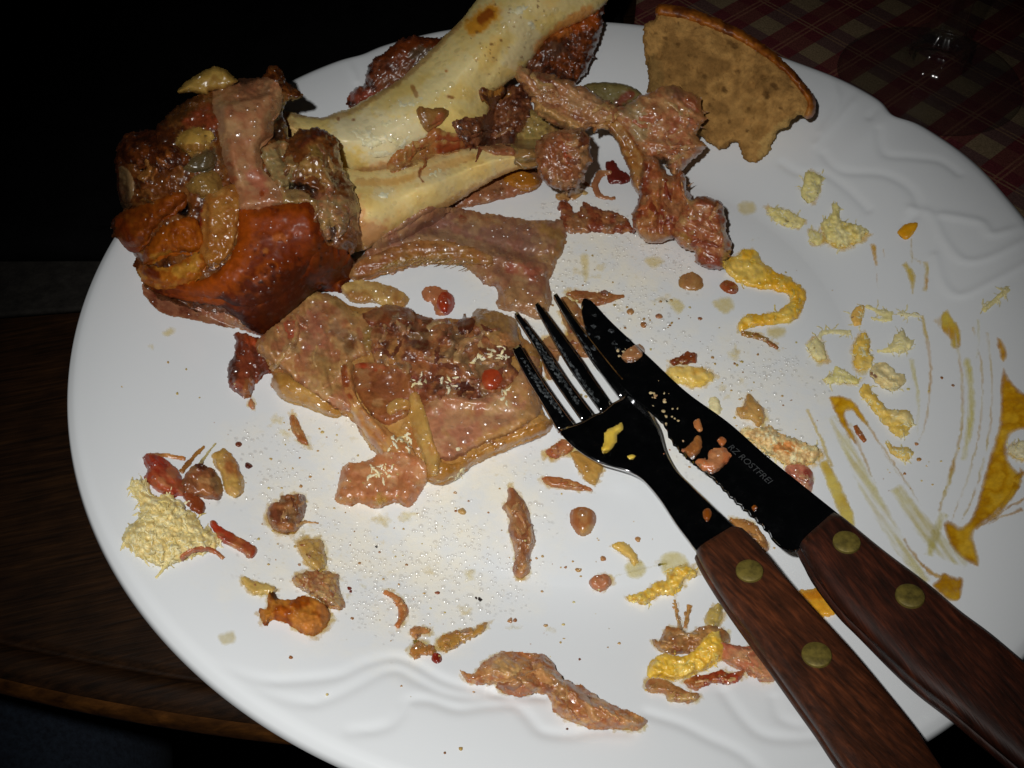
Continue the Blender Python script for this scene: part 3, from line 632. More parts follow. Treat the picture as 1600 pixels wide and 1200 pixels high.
part('flesh_lump', MUSCLE, piece([(836, 226), (846, 212), (868, 204), (890, 202), (910, 200), (922, 214), (922, 232), (926, 248), (918, 268), (904, 290), (880, 299), (862, 294), (846, 280), (836, 254)], T=7, R=18, axis=[(880, 240, 26), (880, 290, 20)], TB=8, cols=[(150, 98, 78), (176, 118, 92), (120, 66, 46), (160, 96, 58)], rag=4, rel=1.6, rels=13, cn=12, paint=[([(905, 206), (915, 222), (910, 236)], 9, (84, 40, 30), .9), ([(885, 225), (888, 250)], 7, (170, 70, 34), .8), ([(870, 285), (885, 290)], 9, (190, 146, 118), .7)]))

# hanging meat on the right: a chain of torn pieces
part('cartilage', FAT, piece([(905, 140), (918, 131), (945, 128), (975, 131), (998, 141), (1003, 148), (990, 160), (960, 172), (930, 165), (910, 155)], T=3, R=9, axis=[(950, 148, 24)], TB=3, cols=[(136, 128, 98), (118, 108, 80)], rag=1, rel=.3, paint=[([(968, 160), (985, 148)], 8, (130, 62, 56), .9)]))
part('fat_band', FAT, piece([(925, 208), (930, 194), (946, 182), (962, 176), (980, 190), (991, 212), (1000, 232), (1012, 247), (1010, 277), (1002, 306), (990, 296), (978, 256), (966, 228), (950, 205), (938, 202)], T=5, R=10, axis=[(945, 195, 24), (985, 230, 20), (1003, 300, 14)], TB=5, cols=[(176, 124, 78), (150, 92, 52), (190, 146, 98)], rag=2.5, rel=1, cn=14))
part('torn_flesh', MUSCLE,
     piece([(1004, 250), (1024, 245), (1036, 262), (1049, 274), (1066, 268), (1074, 292), (1082, 314), (1070, 340), (1058, 368), (1030, 380), (1008, 376), (990, 356), (987, 336), (998, 306)], T=7, R=15, axis=[(1030, 280, 18), (1025, 350, 14)], TB=8, cols=[(170, 96, 66), (186, 120, 84), (132, 58, 40), (176, 104, 80)], rag=3, rel=1.3, rels=12, cn=12, dirx=1.4,
       paint=[([(1012, 262), (1002, 300), (994, 340)], 9, (128, 50, 30), .85), ([(1040, 330), (1044, 345)], 11, (140, 44, 30), .85), ([(1026, 300), (1020, 340)], 6, (196, 134, 88), .8), ([(1000, 365), (1040, 372)], 9, (190, 138, 94), .7)], strokes=[([(1018, 262), (1008, 310), (1004, 350)], 5, -1.4), ([(1030, 262), (1026, 310), (1020, 350)], 5, 1.5), ([(1052, 290), (1048, 330)], 5, -1.2)]),
     piece([(1064, 282), (1078, 312), (1096, 305), (1124, 314), (1134, 333), (1136, 358), (1143, 385), (1138, 404), (1130, 419), (1104, 420), (1086, 410), (1084, 393), (1065, 387), (1052, 373), (1056, 345), (1068, 320)], T=6.5, R=14, cols=[(206, 146, 116), (184, 112, 88), (166, 86, 66), (204, 158, 120)], rag=3, rel=1.5, rels=12, cn=13, dirx=.5, axis=[(1090, 350, 14), (1115, 405, 11)], TB=6,
       paint=[([(1098, 312), (1122, 322), (1130, 338)], 11, (128, 64, 50), .85), ([(1100, 408), (1122, 412)], 12, (148, 62, 42), .85), ([(1068, 370), (1078, 380)], 8, (180, 130, 66), .8)], strokes=[([(1092, 330), (1125, 345)], 5, -1.5), ([(1085, 350), (1130, 375)], 6, 1.2)]),
     piece([(960, 166), (973, 166), (991, 154), (1022, 142), (1037, 134), (1060, 134), (1071, 142), (1093, 154), (1098, 176), (1108, 186), (1094, 197), (1088, 210), (1103, 226), (1096, 238), (1076, 256), (1065, 268), (1053, 277), (1047, 268), (1042, 254), (1028, 248), (1010, 247), (997, 234), (985, 216), (973, 203), (963, 188)], T=6, R=14, axis=[(1000, 190, 27), (1050, 150, 29), (1090, 230, 20), (1050, 270, 18)], TB=6, cols=[(206, 146, 116), (188, 122, 98), (210, 160, 130), (176, 104, 84)], rag=3, rel=1.3, rels=14, cn=18, dirx=.5,
       paint=[([(985, 172), (1000, 185), (1000, 205)], 15, (176, 158, 138), .85), ([(1050, 142), (1062, 150)], 10, (120, 84, 78), .8), ([(1075, 160), (1085, 170)], 10, (158, 76, 56), .8), ([(1020, 236), (1060, 232)], 8, (190, 116, 92), .7)], strokes=[([(1010, 210), (1050, 214), (1095, 205)], 6, -1.4), ([(1015, 225), (1060, 228), (1096, 226)], 6, 1.5), ([(1005, 170), (1050, 176)], 7, 1.2), ([(1062, 150), (1090, 175)], 4, -1.3)]),
     *[piece(ribbon([(x, y), (x + dx / 2, y + dy / 2 + 2), (x + dx, y + dy)], [5, 4, 1.5]), T=1.2, R=3, bl=2, rag=1.5, cols=[(200, 160, 120), (150, 100, 76)], axis=[(x, y, z), (x + dx, y + dy, z - 3)], TB=1) for x, y, dx, dy, z in [(1088, 176, 20, -2, 27), (1085, 190, 18, 10, 25), (1040, 136, 18, -6, 30), (1092, 168, 14, 8, 28), (1068, 292, 16, -6, 15)]])
# the knuckle end
hax = [(230, 240, 38), (320, 200, 42), (420, 160, 46), (320, 330, 28), (240, 380, 22), (320, 440, 20), (300, 490, 13), (420, 480, 15), (500, 430, 16), (460, 360, 26), (420, 260, 34)]
part('joint_flesh', MUSCLE, piece([(178, 250), (184, 226), (206, 205), (240, 202), (266, 174), (300, 153), (345, 135), (380, 128), (409, 121), (427, 102), (442, 118), (450, 132), (461, 144), (472, 150), (450, 160), (441, 177), (448, 190), (452, 215), (470, 200), (512, 205), (530, 230), (540, 270), (556, 300), (562, 330), (560, 380), (540, 405), (500, 420), (500, 440), (420, 505), (360, 498), (300, 485), (240, 460), (212, 425), (197, 395), (187, 387), (176, 365), (176, 342), (190, 330), (199, 326), (187, 312), (182, 282)],
     T=15, R=60, dome=3, axis=hax, TB=12, rag=4, rs=12, rel=1.9, rels=26, cn=26, cols=[(84, 40, 16), (132, 76, 36), (110, 60, 28), (150, 98, 56), (96, 50, 24)],
     paint=[([(250, 190), (290, 168)], 16, (96, 60, 28), .9), ([(190, 240), (240, 215), (280, 230)], 22, (84, 38, 16), .8), ([(300, 195), (320, 175), (330, 200)], 15, (150, 70, 48), .85),
            ([(300, 225), (300, 215), (318, 222)], 17, (196, 156, 92), .95), ([(322, 210), (336, 204)], 6, (90, 44, 24), .9), ([(314, 250), (330, 246)], 14, (96, 82, 66), .95), ([(325, 270), (328, 290)], 14, (158, 128, 82), .8),
            ([(226, 262), (232, 268)], 8, (18, 10, 8), .95), ([(286, 330), (284, 318)], 8, (20, 10, 12), .95), ([(250, 275), (270, 300)], 14, (120, 66, 30), .6),
            ([(440, 178), (436, 200), (432, 214)], 8, (36, 20, 14), .9), ([(470, 225), (505, 205), (512, 212)], 7, (104, 48, 30), .9), ([(495, 240), (500, 255)], 14, (166, 136, 84), .8), ([(450, 205)], 10, (128, 110, 76), .8),
            ([(455, 290), (470, 290), (490, 300)], 6, (24, 12, 10), .95), ([(515, 350), (518, 372)], 6, (44, 26, 34), .9), ([(560, 385), (570, 392)], 7, (40, 24, 24), .9), ([(500, 310), (540, 320)], 12, (150, 98, 82), .8), ([(510, 340), (545, 350)], 16, (156, 112, 90), .7), ([(505, 275), (515, 290)], 8, (190, 160, 118), .7), ([(440, 262), (450, 270)], 15, (146, 136, 112), .8), ([(487, 335), (510, 330)], 8, (150, 138, 110), .8)],
     strokes=[([(228, 264)], 9, -6), ([(285, 326)], 10, -6), ([(300, 220)], 15, 4), ([(318, 248)], 12, 2), ([(452, 290), (490, 302)], 6, -5), ([(515, 345), (518, 375)], 5, -4), ([(438, 175), (432, 215)], 8, -5), ([(470, 222), (510, 208)], 6, 2.5), ([(495, 245)], 10, 2.5), ([(515, 280), (525, 295)], 5, 3), ([(560, 388)], 8, -4), ([(335, 215), (342, 270)], 8, -3), ([(220, 290), (240, 310)], 8, 2)]))
part('flesh_strip', MUSCLE, piece([(221, 442), (235, 452), (260, 462), (300, 468), (345, 470), (372, 490), (392, 508), (412, 526), (380, 516), (337, 508), (300, 500), (259, 492), (238, 478), (226, 462)], T=4.5, R=12, axis=[(240, 460, 17), (300, 485, 13), (400, 515, 10)], TB=4, cols=[(150, 86, 74), (176, 120, 106), (120, 56, 44)], rag=2, rel=1.1, dirx=.35, rels=10))
part('skin', SKIN,
     piece([(373, 326), (400, 325), (442, 318), (470, 317), (484, 316), (494, 330), (500, 352), (512, 384), (544, 392), (552, 415), (546, 440), (536, 457), (505, 452), (487, 459), (462, 482), (440, 505), (412, 526), (390, 514), (368, 494), (340, 478), (300, 470), (255, 462), (232, 448), (222, 430), (250, 432), (300, 440), (335, 425), (358, 405), (370, 375)], T=4.5, R=13, bl=26, cols=[(132, 60, 16), (110, 44, 12), (150, 76, 22), (92, 36, 12)], rag=3, rs=14, rel=.45, rels=30, cn=30,
       paint=[([(385, 340), (380, 390), (350, 440), (300, 455)], 20, (168, 84, 20), .8), ([(420, 345), (450, 350), (470, 345)], 22, (146, 66, 16), .7), ([(400, 480), (430, 470), (470, 440), (440, 490)], 34, (76, 30, 10), .85), ([(350, 470), (372, 485), (396, 508)], 13, (66, 24, 10), .8), ([(432, 372), (444, 374)], 7, (180, 110, 84), .9), ([(415, 392)], 5, (170, 110, 60), .8), ([(500, 390), (530, 420)], 18, (112, 56, 20), .8)] + [([(rng.uniform(400, 530), rng.uniform(370, 450))], rng.uniform(1, 2.5), (50, 22, 10), .9) for _ in range(22)],
       strokes=[([(374, 330), (372, 380), (345, 430)], 6, .9), ([(436, 372)], 8, .7), ([(360, 475), (440, 420), (510, 400)], 16, .9), ([(455, 330), (465, 400)], 18, -.6)]),)
part('skin_fold', FAT,
     piece([(318, 312), (340, 296), (372, 288), (378, 310), (374, 350), (366, 390), (350, 410), (328, 418), (312, 405), (310, 360)], T=3.5, R=14, bl=18, cols=[(186, 132, 76), (168, 106, 54), (196, 148, 96)], rag=2, rel=1.1, rels=12, cn=20, paint=[([(312, 330), (308, 380)], 5, (150, 44, 30), .9), ([(345, 392), (335, 405)], 9, (176, 112, 44), .7)], strokes=[([(322, 320), (318, 390)], 5, -1.5), ([(374, 300), (370, 360), (352, 402)], 4, 1.6)]),)
for ol, cs, pt_, st_ in [
    ([(176, 345), (190, 332), (215, 322), (245, 312), (268, 300), (290, 302), (292, 320), (262, 340), (242, 358), (232, 380), (214, 392), (192, 388), (180, 370)], [(150, 84, 32), (128, 64, 26), (166, 98, 44)], [([(190, 350), (200, 375)], 10, (130, 52, 24), .7)], []),
    ([(222, 400), (234, 378), (252, 356), (278, 342), (300, 340), (312, 352), (318, 378), (306, 394), (280, 396), (256, 402), (238, 412), (224, 412)], [(158, 86, 24), (176, 102, 36), (138, 70, 24)], [([(240, 402), (262, 400)], 8, (196, 148, 84), .85)], []),
    ([(216, 424), (226, 412), (250, 418), (282, 410), (300, 396), (316, 398), (322, 416), (310, 436), (282, 448), (252, 450), (226, 444)], [(186, 122, 56), (170, 98, 38), (200, 150, 88)], [([(232, 422), (240, 430)], 10, (110, 40, 26), .9), ([(262, 412), (294, 396)], 5, (130, 44, 24), .9), ([(278, 425), (300, 418)], 9, (206, 164, 96), .8)], [])]:
    part('rind_lobe', SKIN, piece(ol, T=4.5, R=15, bl=14, cols=cs, rag=3, rel=1.1, rels=14, cn=16, paint=pt_))
part('rind_crust', MUSCLE, piece([(186, 226), (206, 207), (238, 204), (252, 224), (286, 236), (302, 250), (300, 262), (262, 262), (250, 272), (232, 258), (214, 262), (200, 256), (184, 248)], T=4, R=9, bl=14, cols=[(92, 42, 16), (66, 28, 12), (120, 62, 24)], rag=4, rel=1.8, rels=9, cn=12))
part('rind_lobe', FAT, piece([(184, 262), (198, 262), (210, 280), (212, 305), (204, 322), (196, 330), (188, 318), (182, 290)], T=3.5, R=9, bl=14, cols=[(104, 76, 62), (128, 98, 86)], rag=1.5, rel=.5), label='grey translucent lobe at the edge of the knuckle')
part('cartilage', FAT, piece([(274, 226), (284, 206), (304, 200), (330, 206), (338, 214), (326, 224), (316, 236), (290, 236)], T=2.6, R=14, bl=16, cols=[(196, 158, 92), (208, 176, 112)], rag=4, rel=.7, paint=[([(320, 214)], 3, (30, 20, 14), .9), ([(280, 230), (330, 232)], 6, (150, 100, 50), .8)]))
part('cartilage', FAT, piece([(286, 262), (304, 244), (330, 238), (338, 248), (334, 262), (316, 270), (296, 268)], T=1.6, R=9, bl=12, cols=[(96, 84, 68), (112, 96, 74)], rag=1, rel=.3), label='grey glassy knob of cartilage')
part('cartilage', FAT, piece([(290, 290), (308, 272), (334, 268), (346, 280), (344, 300), (318, 308), (300, 302)], T=2.6, R=12, bl=14, cols=[(162, 130, 82), (140, 104, 62)], rag=2, rel=.9, rels=8))
part('inner_skin', MEAT,
     piece([(328, 152), (345, 132), (368, 124), (409, 121), (432, 128), (442, 146), (438, 172), (428, 190), (427, 211), (410, 228), (408, 250), (414, 268), (430, 286), (440, 302), (444, 320), (410, 328), (374, 330), (368, 300), (352, 262), (344, 230), (338, 190)], T=4.2, R=13, bl=26, cols=[(196, 142, 112), (186, 126, 98), (204, 156, 124)], rag=2.5, rs=14, rel=.6, rels=30, cn=40, kk=.92,
       paint=[([(345, 165), (342, 210), (350, 235)], 9, (190, 150, 130), .7), ([(356, 262), (360, 280)], 12, (150, 70, 40), .8), ([(400, 278), (405, 300)], 17, (186, 96, 84), .7), ([(385, 310), (420, 312)], 9, (196, 130, 100), .7), ([(409, 302)], 4, (160, 70, 20), .9), ([(395, 150), (420, 160)], 14, (180, 118, 92), .7)],
       strokes=[([(350, 140), (356, 200), (368, 270)], 10, 1.0), ([(420, 135), (414, 200), (402, 260)], 12, .9), ([(385, 160), (385, 240)], 9, -.7)]),)
part('fat_lip', FAT, piece([(277, 143), (286, 132), (307, 116), (334, 104), (352, 108), (362, 118), (372, 128), (350, 140), (330, 142), (322, 148), (300, 144), (284, 146)], T=3.4, R=9, axis=[(290, 140, 53), (340, 120, 55), (365, 128, 54)], TB=3, cols=[(176, 146, 88), (196, 166, 106), (160, 120, 66)], rag=1.5, rel=.5))
part('crisp_edge', MUSCLE, piece([(409, 124), (418, 108), (427, 101), (440, 110), (446, 122), (458, 136), (474, 148), (458, 158), (446, 156), (438, 168), (430, 150), (418, 136)], T=3.2, R=8, axis=[(425, 110, 53), (460, 150, 48)], TB=4, cols=[(104, 58, 24), (74, 38, 18), (140, 88, 50)], rag=3, rel=1.2, rels=8))
part('torn_tissue', FAT,
     piece([(408, 238), (416, 226), (436, 220), (450, 224), (446, 240), (440, 252), (456, 254), (462, 266), (450, 276), (452, 290), (438, 296), (426, 282), (416, 262)], T=3, R=8, bl=12, cols=[(176, 134, 104), (156, 142, 116), (144, 118, 92)], rag=4, rs=7, rel=1.1, rels=9, cn=12, strokes=[([(440, 232), (446, 250)], 6, -2)]),
     piece([(436, 292), (452, 296), (470, 296), (486, 306), (500, 318), (506, 330), (494, 334), (484, 318), (460, 318), (442, 316)], T=2.6, R=6, bl=10, cols=[(170, 146, 112), (150, 118, 88)], rag=3, rel=1),
     piece([(466, 262), (476, 248), (494, 242), (508, 254), (514, 272), (520, 290), (504, 288), (490, 276), (474, 276)], T=2.6, R=6, bl=10, cols=[(150, 104, 66), (176, 140, 92), (128, 84, 56)], rag=2.5, rel=1),
     piece([(498, 312), (520, 302), (542, 310), (558, 318), (564, 326), (548, 342), (540, 362), (520, 376), (504, 366), (496, 340)], T=2.6, R=9, bl=10, cols=[(160, 112, 90), (140, 122, 100), (176, 124, 98)], rag=3, rel=1.2, cn=14, paint=[([(519, 346), (520, 370)], 5, (52, 30, 34), .9)], strokes=[([(519, 346), (520, 372)], 5, -2.5)]))

# ------------------------------------------------------------------ strip of rind below the bone
P1 = piece([(548, 416), (578, 387), (609, 361), (643, 339), (669, 324), (717, 326), (765, 334), (817, 343), (869, 343), (886, 352), (884, 380), (870, 412), (858, 440), (862, 470), (846, 499), (817, 491), (778, 482), (776, 462), (773, 447), (756, 446), (743, 430), (721, 417), (678, 412), (635, 421), (600, 430), (570, 432)], T=4.5, R=12, cols=[(176, 128, 106), (160, 112, 100), (190, 146, 116), (168, 118, 96)], rag=3.5, rs=12, rel=1.1, rels=20, cn=28,
   paint=[([(700, 362), (760, 372), (820, 378)], 26, (150, 110, 108), .85), ([(620, 375), (660, 350), (700, 340)], 13, (164, 116, 116), .7), ([(722, 344)], 7, (140, 54, 44), .9), ([(800, 420), (835, 425)], 12, (178, 84, 74), .6), ([(850, 360), (876, 370), (868, 400)], 9, (176, 136, 84), .8), ([(800, 460), (840, 480)], 22, (196, 150, 116), .8), ([(690, 366), (760, 386)], 6, (206, 170, 150), .6)],
   strokes=[([(660, 345), (720, 372), (800, 392), (850, 400)], 9, -1.6), ([(560, 410), (640, 372), (720, 380), (780, 400), (830, 420)], 10, 2.4), ([(780, 430), (800, 470)], 8, 1.4), ([(860, 350), (850, 420)], 6, 1.2)])
P2 = piece([(545, 432), (556, 412), (590, 396), (640, 378), (690, 376), (740, 388), (770, 402), (766, 416), (742, 414), (700, 408), (660, 410), (620, 420), (590, 432), (560, 440)], T=3, R=9, bl=14, cols=[(168, 112, 72), (184, 130, 88), (150, 98, 62)], rag=2.5, rel=.8, rels=9, dirx=-.1, paint=[([(600, 422), (640, 406), (700, 402), (740, 408)], 9, (170, 122, 58), .9), ([(560, 425), (600, 408)], 8, (160, 100, 78), .7)])
rind = empty('rind_strip', tuple(at(720, 400, .0065)), 'long strip of pale rind curving below the bone', 'pork rind')
emit('rind', P1, MEAT, rind); emit('bristly_edge', P2, MUSCLE, rind)
em = []
for _ in range(70):
    x = rng.uniform(600, 742); y = 412 - 8 * math.sin((x - 600) / 142 * math.pi) + rng.uniform(-4, 5); L_ = rng.uniform(8, 18)
    em.append(piece(ribbon([(x, y), (x - L_ * .5, y + L_ * .35), (x - L_, y + L_ * .55)], [1.8, 1.4, .8]), T=.25, R=1, rag=.3, rel=0, bl=2, step=1, cols=[(206, 170, 104), (150, 104, 48)]))
emit('bristles', join(em), MUSCLE, rind, kind='stuff')
emit('fat_strip', piece([(531, 447), (550, 438), (570, 438), (600, 444), (622, 452), (640, 466), (632, 480), (612, 480), (583, 474), (552, 474), (538, 462)], T=3, R=9, cols=[(214, 178, 126), (226, 196, 150), (196, 150, 100)], rag=3, rel=.8), FAT, None, 'cream coloured strip of fat above the middle heap of meat', 'fat')

# ------------------------------------------------------------------ heap of meat in the middle
heap = empty('meat_heap', tuple(at(630, 620, .0065)), 'glistening heap of boiled pork and rind left of the fork', 'meat')
def hp(name, mat, *ds, **k): return emit(name, join(ds) if len(ds) > 1 else ds[0], mat, heap, **k)
hp('flesh_knob', MUSCLE, piece([(366, 524), (378, 519), (402, 526), (424, 530), (436, 552), (428, 580), (404, 592), (397, 616), (380, 621), (358, 604), (355, 582), (364, 556), (368, 536)], T=6, R=15, cols=[(96, 40, 30), (130, 60, 44), (160, 84, 60)], rag=4, rel=1.5, dirx=1.2, paint=[([(388, 530), (402, 538)], 7, (190, 84, 48), .9), ([(366, 560), (362, 590)], 8, (70, 34, 28), .8), ([(388, 600), (384, 614)], 8, (176, 116, 78), .8)]))
hp('rind', FAT, piece([(490, 457), (505, 456), (531, 465), (548, 478), (583, 480), (609, 476), (643, 486), (669, 497), (704, 497), (734, 497), (745, 486), (778, 486), (806, 504), (821, 530), (840, 545), (847, 586), (845, 638), (862, 660), (851, 677), (799, 699), (747, 720), (708, 751), (682, 755), (661, 746), (640, 730), (604, 722), (570, 690), (548, 655), (513, 642), (470, 629), (435, 616), (422, 599), (427, 586), (412, 560), (400, 543), (409, 525), (435, 504), (461, 482)], T=6, R=16, cols=[(190, 142, 92), (200, 156, 106), (176, 120, 82)], rag=3, rel=.9, rels=22, cn=24))
hp('rind_lobe', MEAT, piece([(486, 458), (520, 462), (545, 480), (578, 500), (590, 532), (575, 556), (552, 566), (540, 600), (552, 640), (520, 636), (488, 622), (462, 596), (440, 580), (418, 566), (400, 543), (409, 525), (435, 504), (461, 482)], T=3.5, R=14, bl=14, cols=[(196, 142, 100), (206, 160, 116), (184, 120, 88), (190, 130, 104)], rag=3, rel=1.4, rels=15, cn=18, dirx=1.3,
   paint=[([(448, 516), (462, 512)], 15, (196, 88, 70), .85), ([(485, 500), (500, 520), (490, 545)], 18, (186, 116, 100), .8), ([(522, 510), (535, 520)], 10, (156, 112, 98), .8), ([(545, 530), (548, 545)], 10, (110, 66, 36), .8), ([(580, 510), (576, 540)], 9, (160, 128, 72), .8), ([(450, 545), (460, 545)], 9, (214, 176, 138), .8), ([(500, 570), (510, 600)], 22, (186, 146, 98), .8), ([(480, 462), (520, 468), (560, 490)], 8, (200, 164, 108), .8)],
   strokes=[([(470, 480), (458, 520), (450, 550)], 8, 1.8), ([(512, 480), (518, 540), (525, 600)], 9, -1.4), ([(530, 480), (548, 520)], 7, 1.6), ([(455, 545)], 10, 1.6), ([(495, 560), (500, 610)], 10, 1.2)]))
hp('fat_lip', FAT, piece([(424, 598), (431, 582), (448, 584), (470, 600), (490, 614), (515, 632), (535, 648), (515, 652), (474, 636), (440, 624)], T=3.4, R=9, bl=10, cols=[(206, 164, 110), (190, 144, 84), (176, 126, 70)], rag=2, rel=.7))
hp('muscle', MUSCLE,
   piece([(590, 492), (620, 486), (650, 490), (700, 504), (745, 496), (790, 512), (806, 540), (800, 566), (812, 590), (790, 612), (755, 628), (716, 628), (690, 642), (655, 640), (636, 610), (612, 590), (585, 566), (576, 530)], T=4, R=16, bl=14, cols=[(122, 66, 48), (156, 98, 72), (186, 126, 92), (140, 84, 70), (96, 48, 36)], rag=5, rel=2.2, rels=24, cn=20,
     paint=[([(625, 585), (640, 592)], 10, (128, 52, 44), .8), ([(618, 545), (612, 565)], 13, (196, 144, 100), .8), ([(715, 520), (720, 535)], 14, (140, 110, 92), .8), ([(745, 570), (760, 575)], 16, (132, 112, 96), .8), ([(640, 590), (660, 600)], 12, (130, 62, 62), .8), ([(700, 550), (670, 560)], 14, (168, 100, 62), .7), ([(680, 610), (700, 600)], 8, (70, 36, 40), .8)],
     strokes=[([(600, 500), (650, 520)], 8, 2), ([(640, 545), (700, 560), (740, 590)], 9, 2), ([(660, 590), (700, 600), (740, 612)], 6, -2.5), ([(690, 515), (720, 540)], 10, 1.8), ([(612, 535), (608, 575)], 8, 1.6)]),
   piece([(566, 492), (590, 480), (620, 478), (646, 486), (644, 508), (620, 520), (596, 514), (576, 508)], T=4, R=10, bl=10, cols=[(150, 84, 58), (120, 60, 42), (176, 116, 80)], rag=3, rel=1.2),
   piece([(716, 500), (738, 496), (742, 512), (728, 524), (714, 516)], T=3, R=7, bl=8, cols=[(110, 50, 34), (90, 40, 26)], rag=2))
hp('muscle_slab', MUSCLE, piece([(553, 572), (580, 566), (620, 570), (642, 586), (650, 620), (642, 645), (612, 664), (590, 660), (572, 640), (556, 610)], T=2.2, R=9, bl=12, cols=[(140, 82, 54), (164, 104, 68), (126, 70, 48)], rag=2, rel=.5, cn=30, paint=[([(560, 570), (600, 574)], 6, (186, 74, 44), .9), ([(600, 605), (620, 620)], 18, (156, 96, 74), .7)]))
hp('right_rind', MEAT, piece([(652, 648), (672, 628), (700, 616), (740, 624), (772, 614), (800, 598), (822, 560), (843, 560), (847, 598), (845, 640), (838, 655), (800, 678), (750, 698), (706, 722), (684, 716), (664, 700), (654, 680)], T=3.2, R=13, bl=14, cols=[(190, 132, 108), (180, 122, 104), (200, 150, 112)], rag=2.5, rel=.8, rels=24, cn=26,
   paint=[([(800, 600), (835, 620), (830, 650)], 18, (190, 146, 96), .7), ([(700, 640), (720, 670)], 26, (184, 124, 108), .7), ([(680, 630), (640, 660)], 6, (150, 92, 62), .6), ([(820, 575), (835, 590)], 12, (150, 112, 98), .8), ([(765, 640), (790, 630)], 10, (206, 166, 130), .7), ([(750, 690), (820, 660)], 8, (196, 148, 92), .8)],
   strokes=[([(680, 640), (700, 700)], 14, .9), ([(740, 640), (790, 650), (835, 630)], 10, -.9), ([(700, 622), (760, 630)], 5, 1.2)]), label='broad pink slab of rind')
hp('rind_edge', FAT, piece([(660, 748), (664, 726), (690, 722), (712, 724), (750, 704), (800, 680), (835, 664), (856, 655), (864, 661), (853, 679), (799, 701), (747, 723), (708, 752), (684, 757)], T=3.6, R=8, bl=10, cols=[(196, 148, 92), (176, 124, 66), (206, 166, 112)], rag=2.2, rel=.9, rels=10, paint=[([(670, 745), (700, 742)], 10, (166, 118, 50), .8)]))
hp('tendon', FAT, piece([(534, 572), (552, 568), (554, 600), (562, 628), (584, 652), (612, 676), (640, 696), (652, 716), (630, 726), (604, 718), (580, 694), (556, 660), (540, 622), (532, 596)], T=3, R=9, bl=12, cols=[(200, 144, 104), (190, 130, 92), (206, 160, 116)], rag=2, rel=.9, rels=12, dirx=.9, paint=[([(536, 578), (538, 600)], 8, (140, 58, 30), .85), ([(545, 618), (548, 622)], 5, (150, 50, 30), .8)], strokes=[([(548, 575), (556, 620), (600, 680)], 3.5, 1.2), ([(542, 600), (570, 660), (610, 706)], 4, -.9)]))
hp('fat_stalk', FAT, piece([(639, 620), (647, 612), (655, 618), (666, 646), (675, 681), (688, 716), (686, 738), (672, 742), (660, 716), (650, 690), (640, 655)], T=3.6, R=7, bl=10, cols=[(190, 146, 88), (206, 170, 116)], rag=1.5, rel=.5), piece([(606, 632), (622, 622), (640, 626), (640, 640), (624, 642), (612, 650), (604, 644)], T=2.6, R=6, bl=8, cols=[(206, 166, 112), (184, 136, 84)], rag=1.5, rel=.5))
hp('tongue', MEAT, piece([(527, 758), (523, 781), (544, 791), (565, 786), (583, 795), (617, 786), (643, 791), (664, 758), (668, 735), (652, 712), (620, 706), (590, 708), (574, 720), (556, 722), (539, 724)], T=4.2, R=10, bl=10, cols=[(204, 140, 108), (190, 122, 86), (210, 156, 122)], rag=2.5, rel=.8, rels=14, cn=18, paint=[([(530, 780), (570, 784), (630, 784)], 8, (176, 112, 46), .85), ([(560, 735), (620, 740)], 8, (210, 156, 120), .6)], strokes=[([(580, 716), (590, 780)], 8, 1), ([(640, 716), (630, 780)], 8, .9)]))
hp('fringe', FAT, piece([(739, 486), (756, 482), (776, 486), (806, 499), (810, 525), (818, 543), (800, 546), (778, 543), (756, 524), (742, 506)], T=3.4, R=9, bl=10, cols=[(186, 152, 112), (200, 156, 112), (160, 124, 92)], rag=3, rel=1.3, rels=9, paint=[([(790, 530)], 12, (204, 142, 106), .8), ([(800, 512), (806, 518)], 6, (120, 50, 40), .8)]))
def strips(n, xr, yr, cols, ls=(16, 42), ws=(5, 15), T=1.6, poly=None, ang=None, contain=False):
    out = []; k = 0
    while len(out) < n and k < 60 * n:
        k += 1; x, y = rng.uniform(*xr), rng.uniform(*yr)
        if poly is not None and not inside(np.array([x]), np.array([y]), np.asarray(poly, float))[0]: continue
        a = rng.uniform(0, 6.28) if ang is None else rng.normal(ang, .5); L_ = rng.uniform(*ls); w_ = rng.uniform(*ws); b2 = a + rng.uniform(-.8, .8)
        p = [(x - math.cos(a) * L_ / 2, y - math.sin(a) * L_ / 2), (x, y), (x + math.cos(b2) * L_ / 2, y + math.sin(b2) * L_ / 2)]
        if contain and not inside(np.array([q[0] for q in p]), np.array([q[1] for q in p]), np.asarray(poly, float)).all(): continue
        c1 = cols[rng.randint(len(cols))]; c2 = cols[rng.randint(len(cols))]
        out.append(piece(ribbon(p, [w_ * .5, w_, w_ * rng.uniform(.3, .9)]), T=T * rng.uniform(.7, 1.4), R=w_ * .45, rag=3, rs=6, rel=.5, rels=9, bl=3, cols=[c1, c2], cn=10, marb=.3, dirx=a))
    return out
hp('torn_strands', MEAT, *strips(40, (570, 812), (488, 640), [(176, 120, 88), (216, 178, 136), (150, 92, 68), (120, 66, 48), (92, 44, 34), (140, 78, 60), (150, 112, 98), (80, 36, 30), (196, 150, 112)], poly=[(590, 500), (650, 495), (700, 508), (760, 500), (800, 535), (795, 590), (750, 618), (690, 630), (650, 610), (600, 560)]), kind='stuff')
hp('rind_folds', MEAT, *strips(6, (420, 560), (480, 630), [(206, 156, 116), (196, 136, 104), (210, 170, 124), (186, 120, 98)], ls=(26, 60), ws=(5, 14), T=1.6, ang=1.3, poly=[(440, 520), (490, 470), (560, 500), (560, 560), (530, 620), (470, 610), (430, 570)]), kind='stuff')
SNX = strips
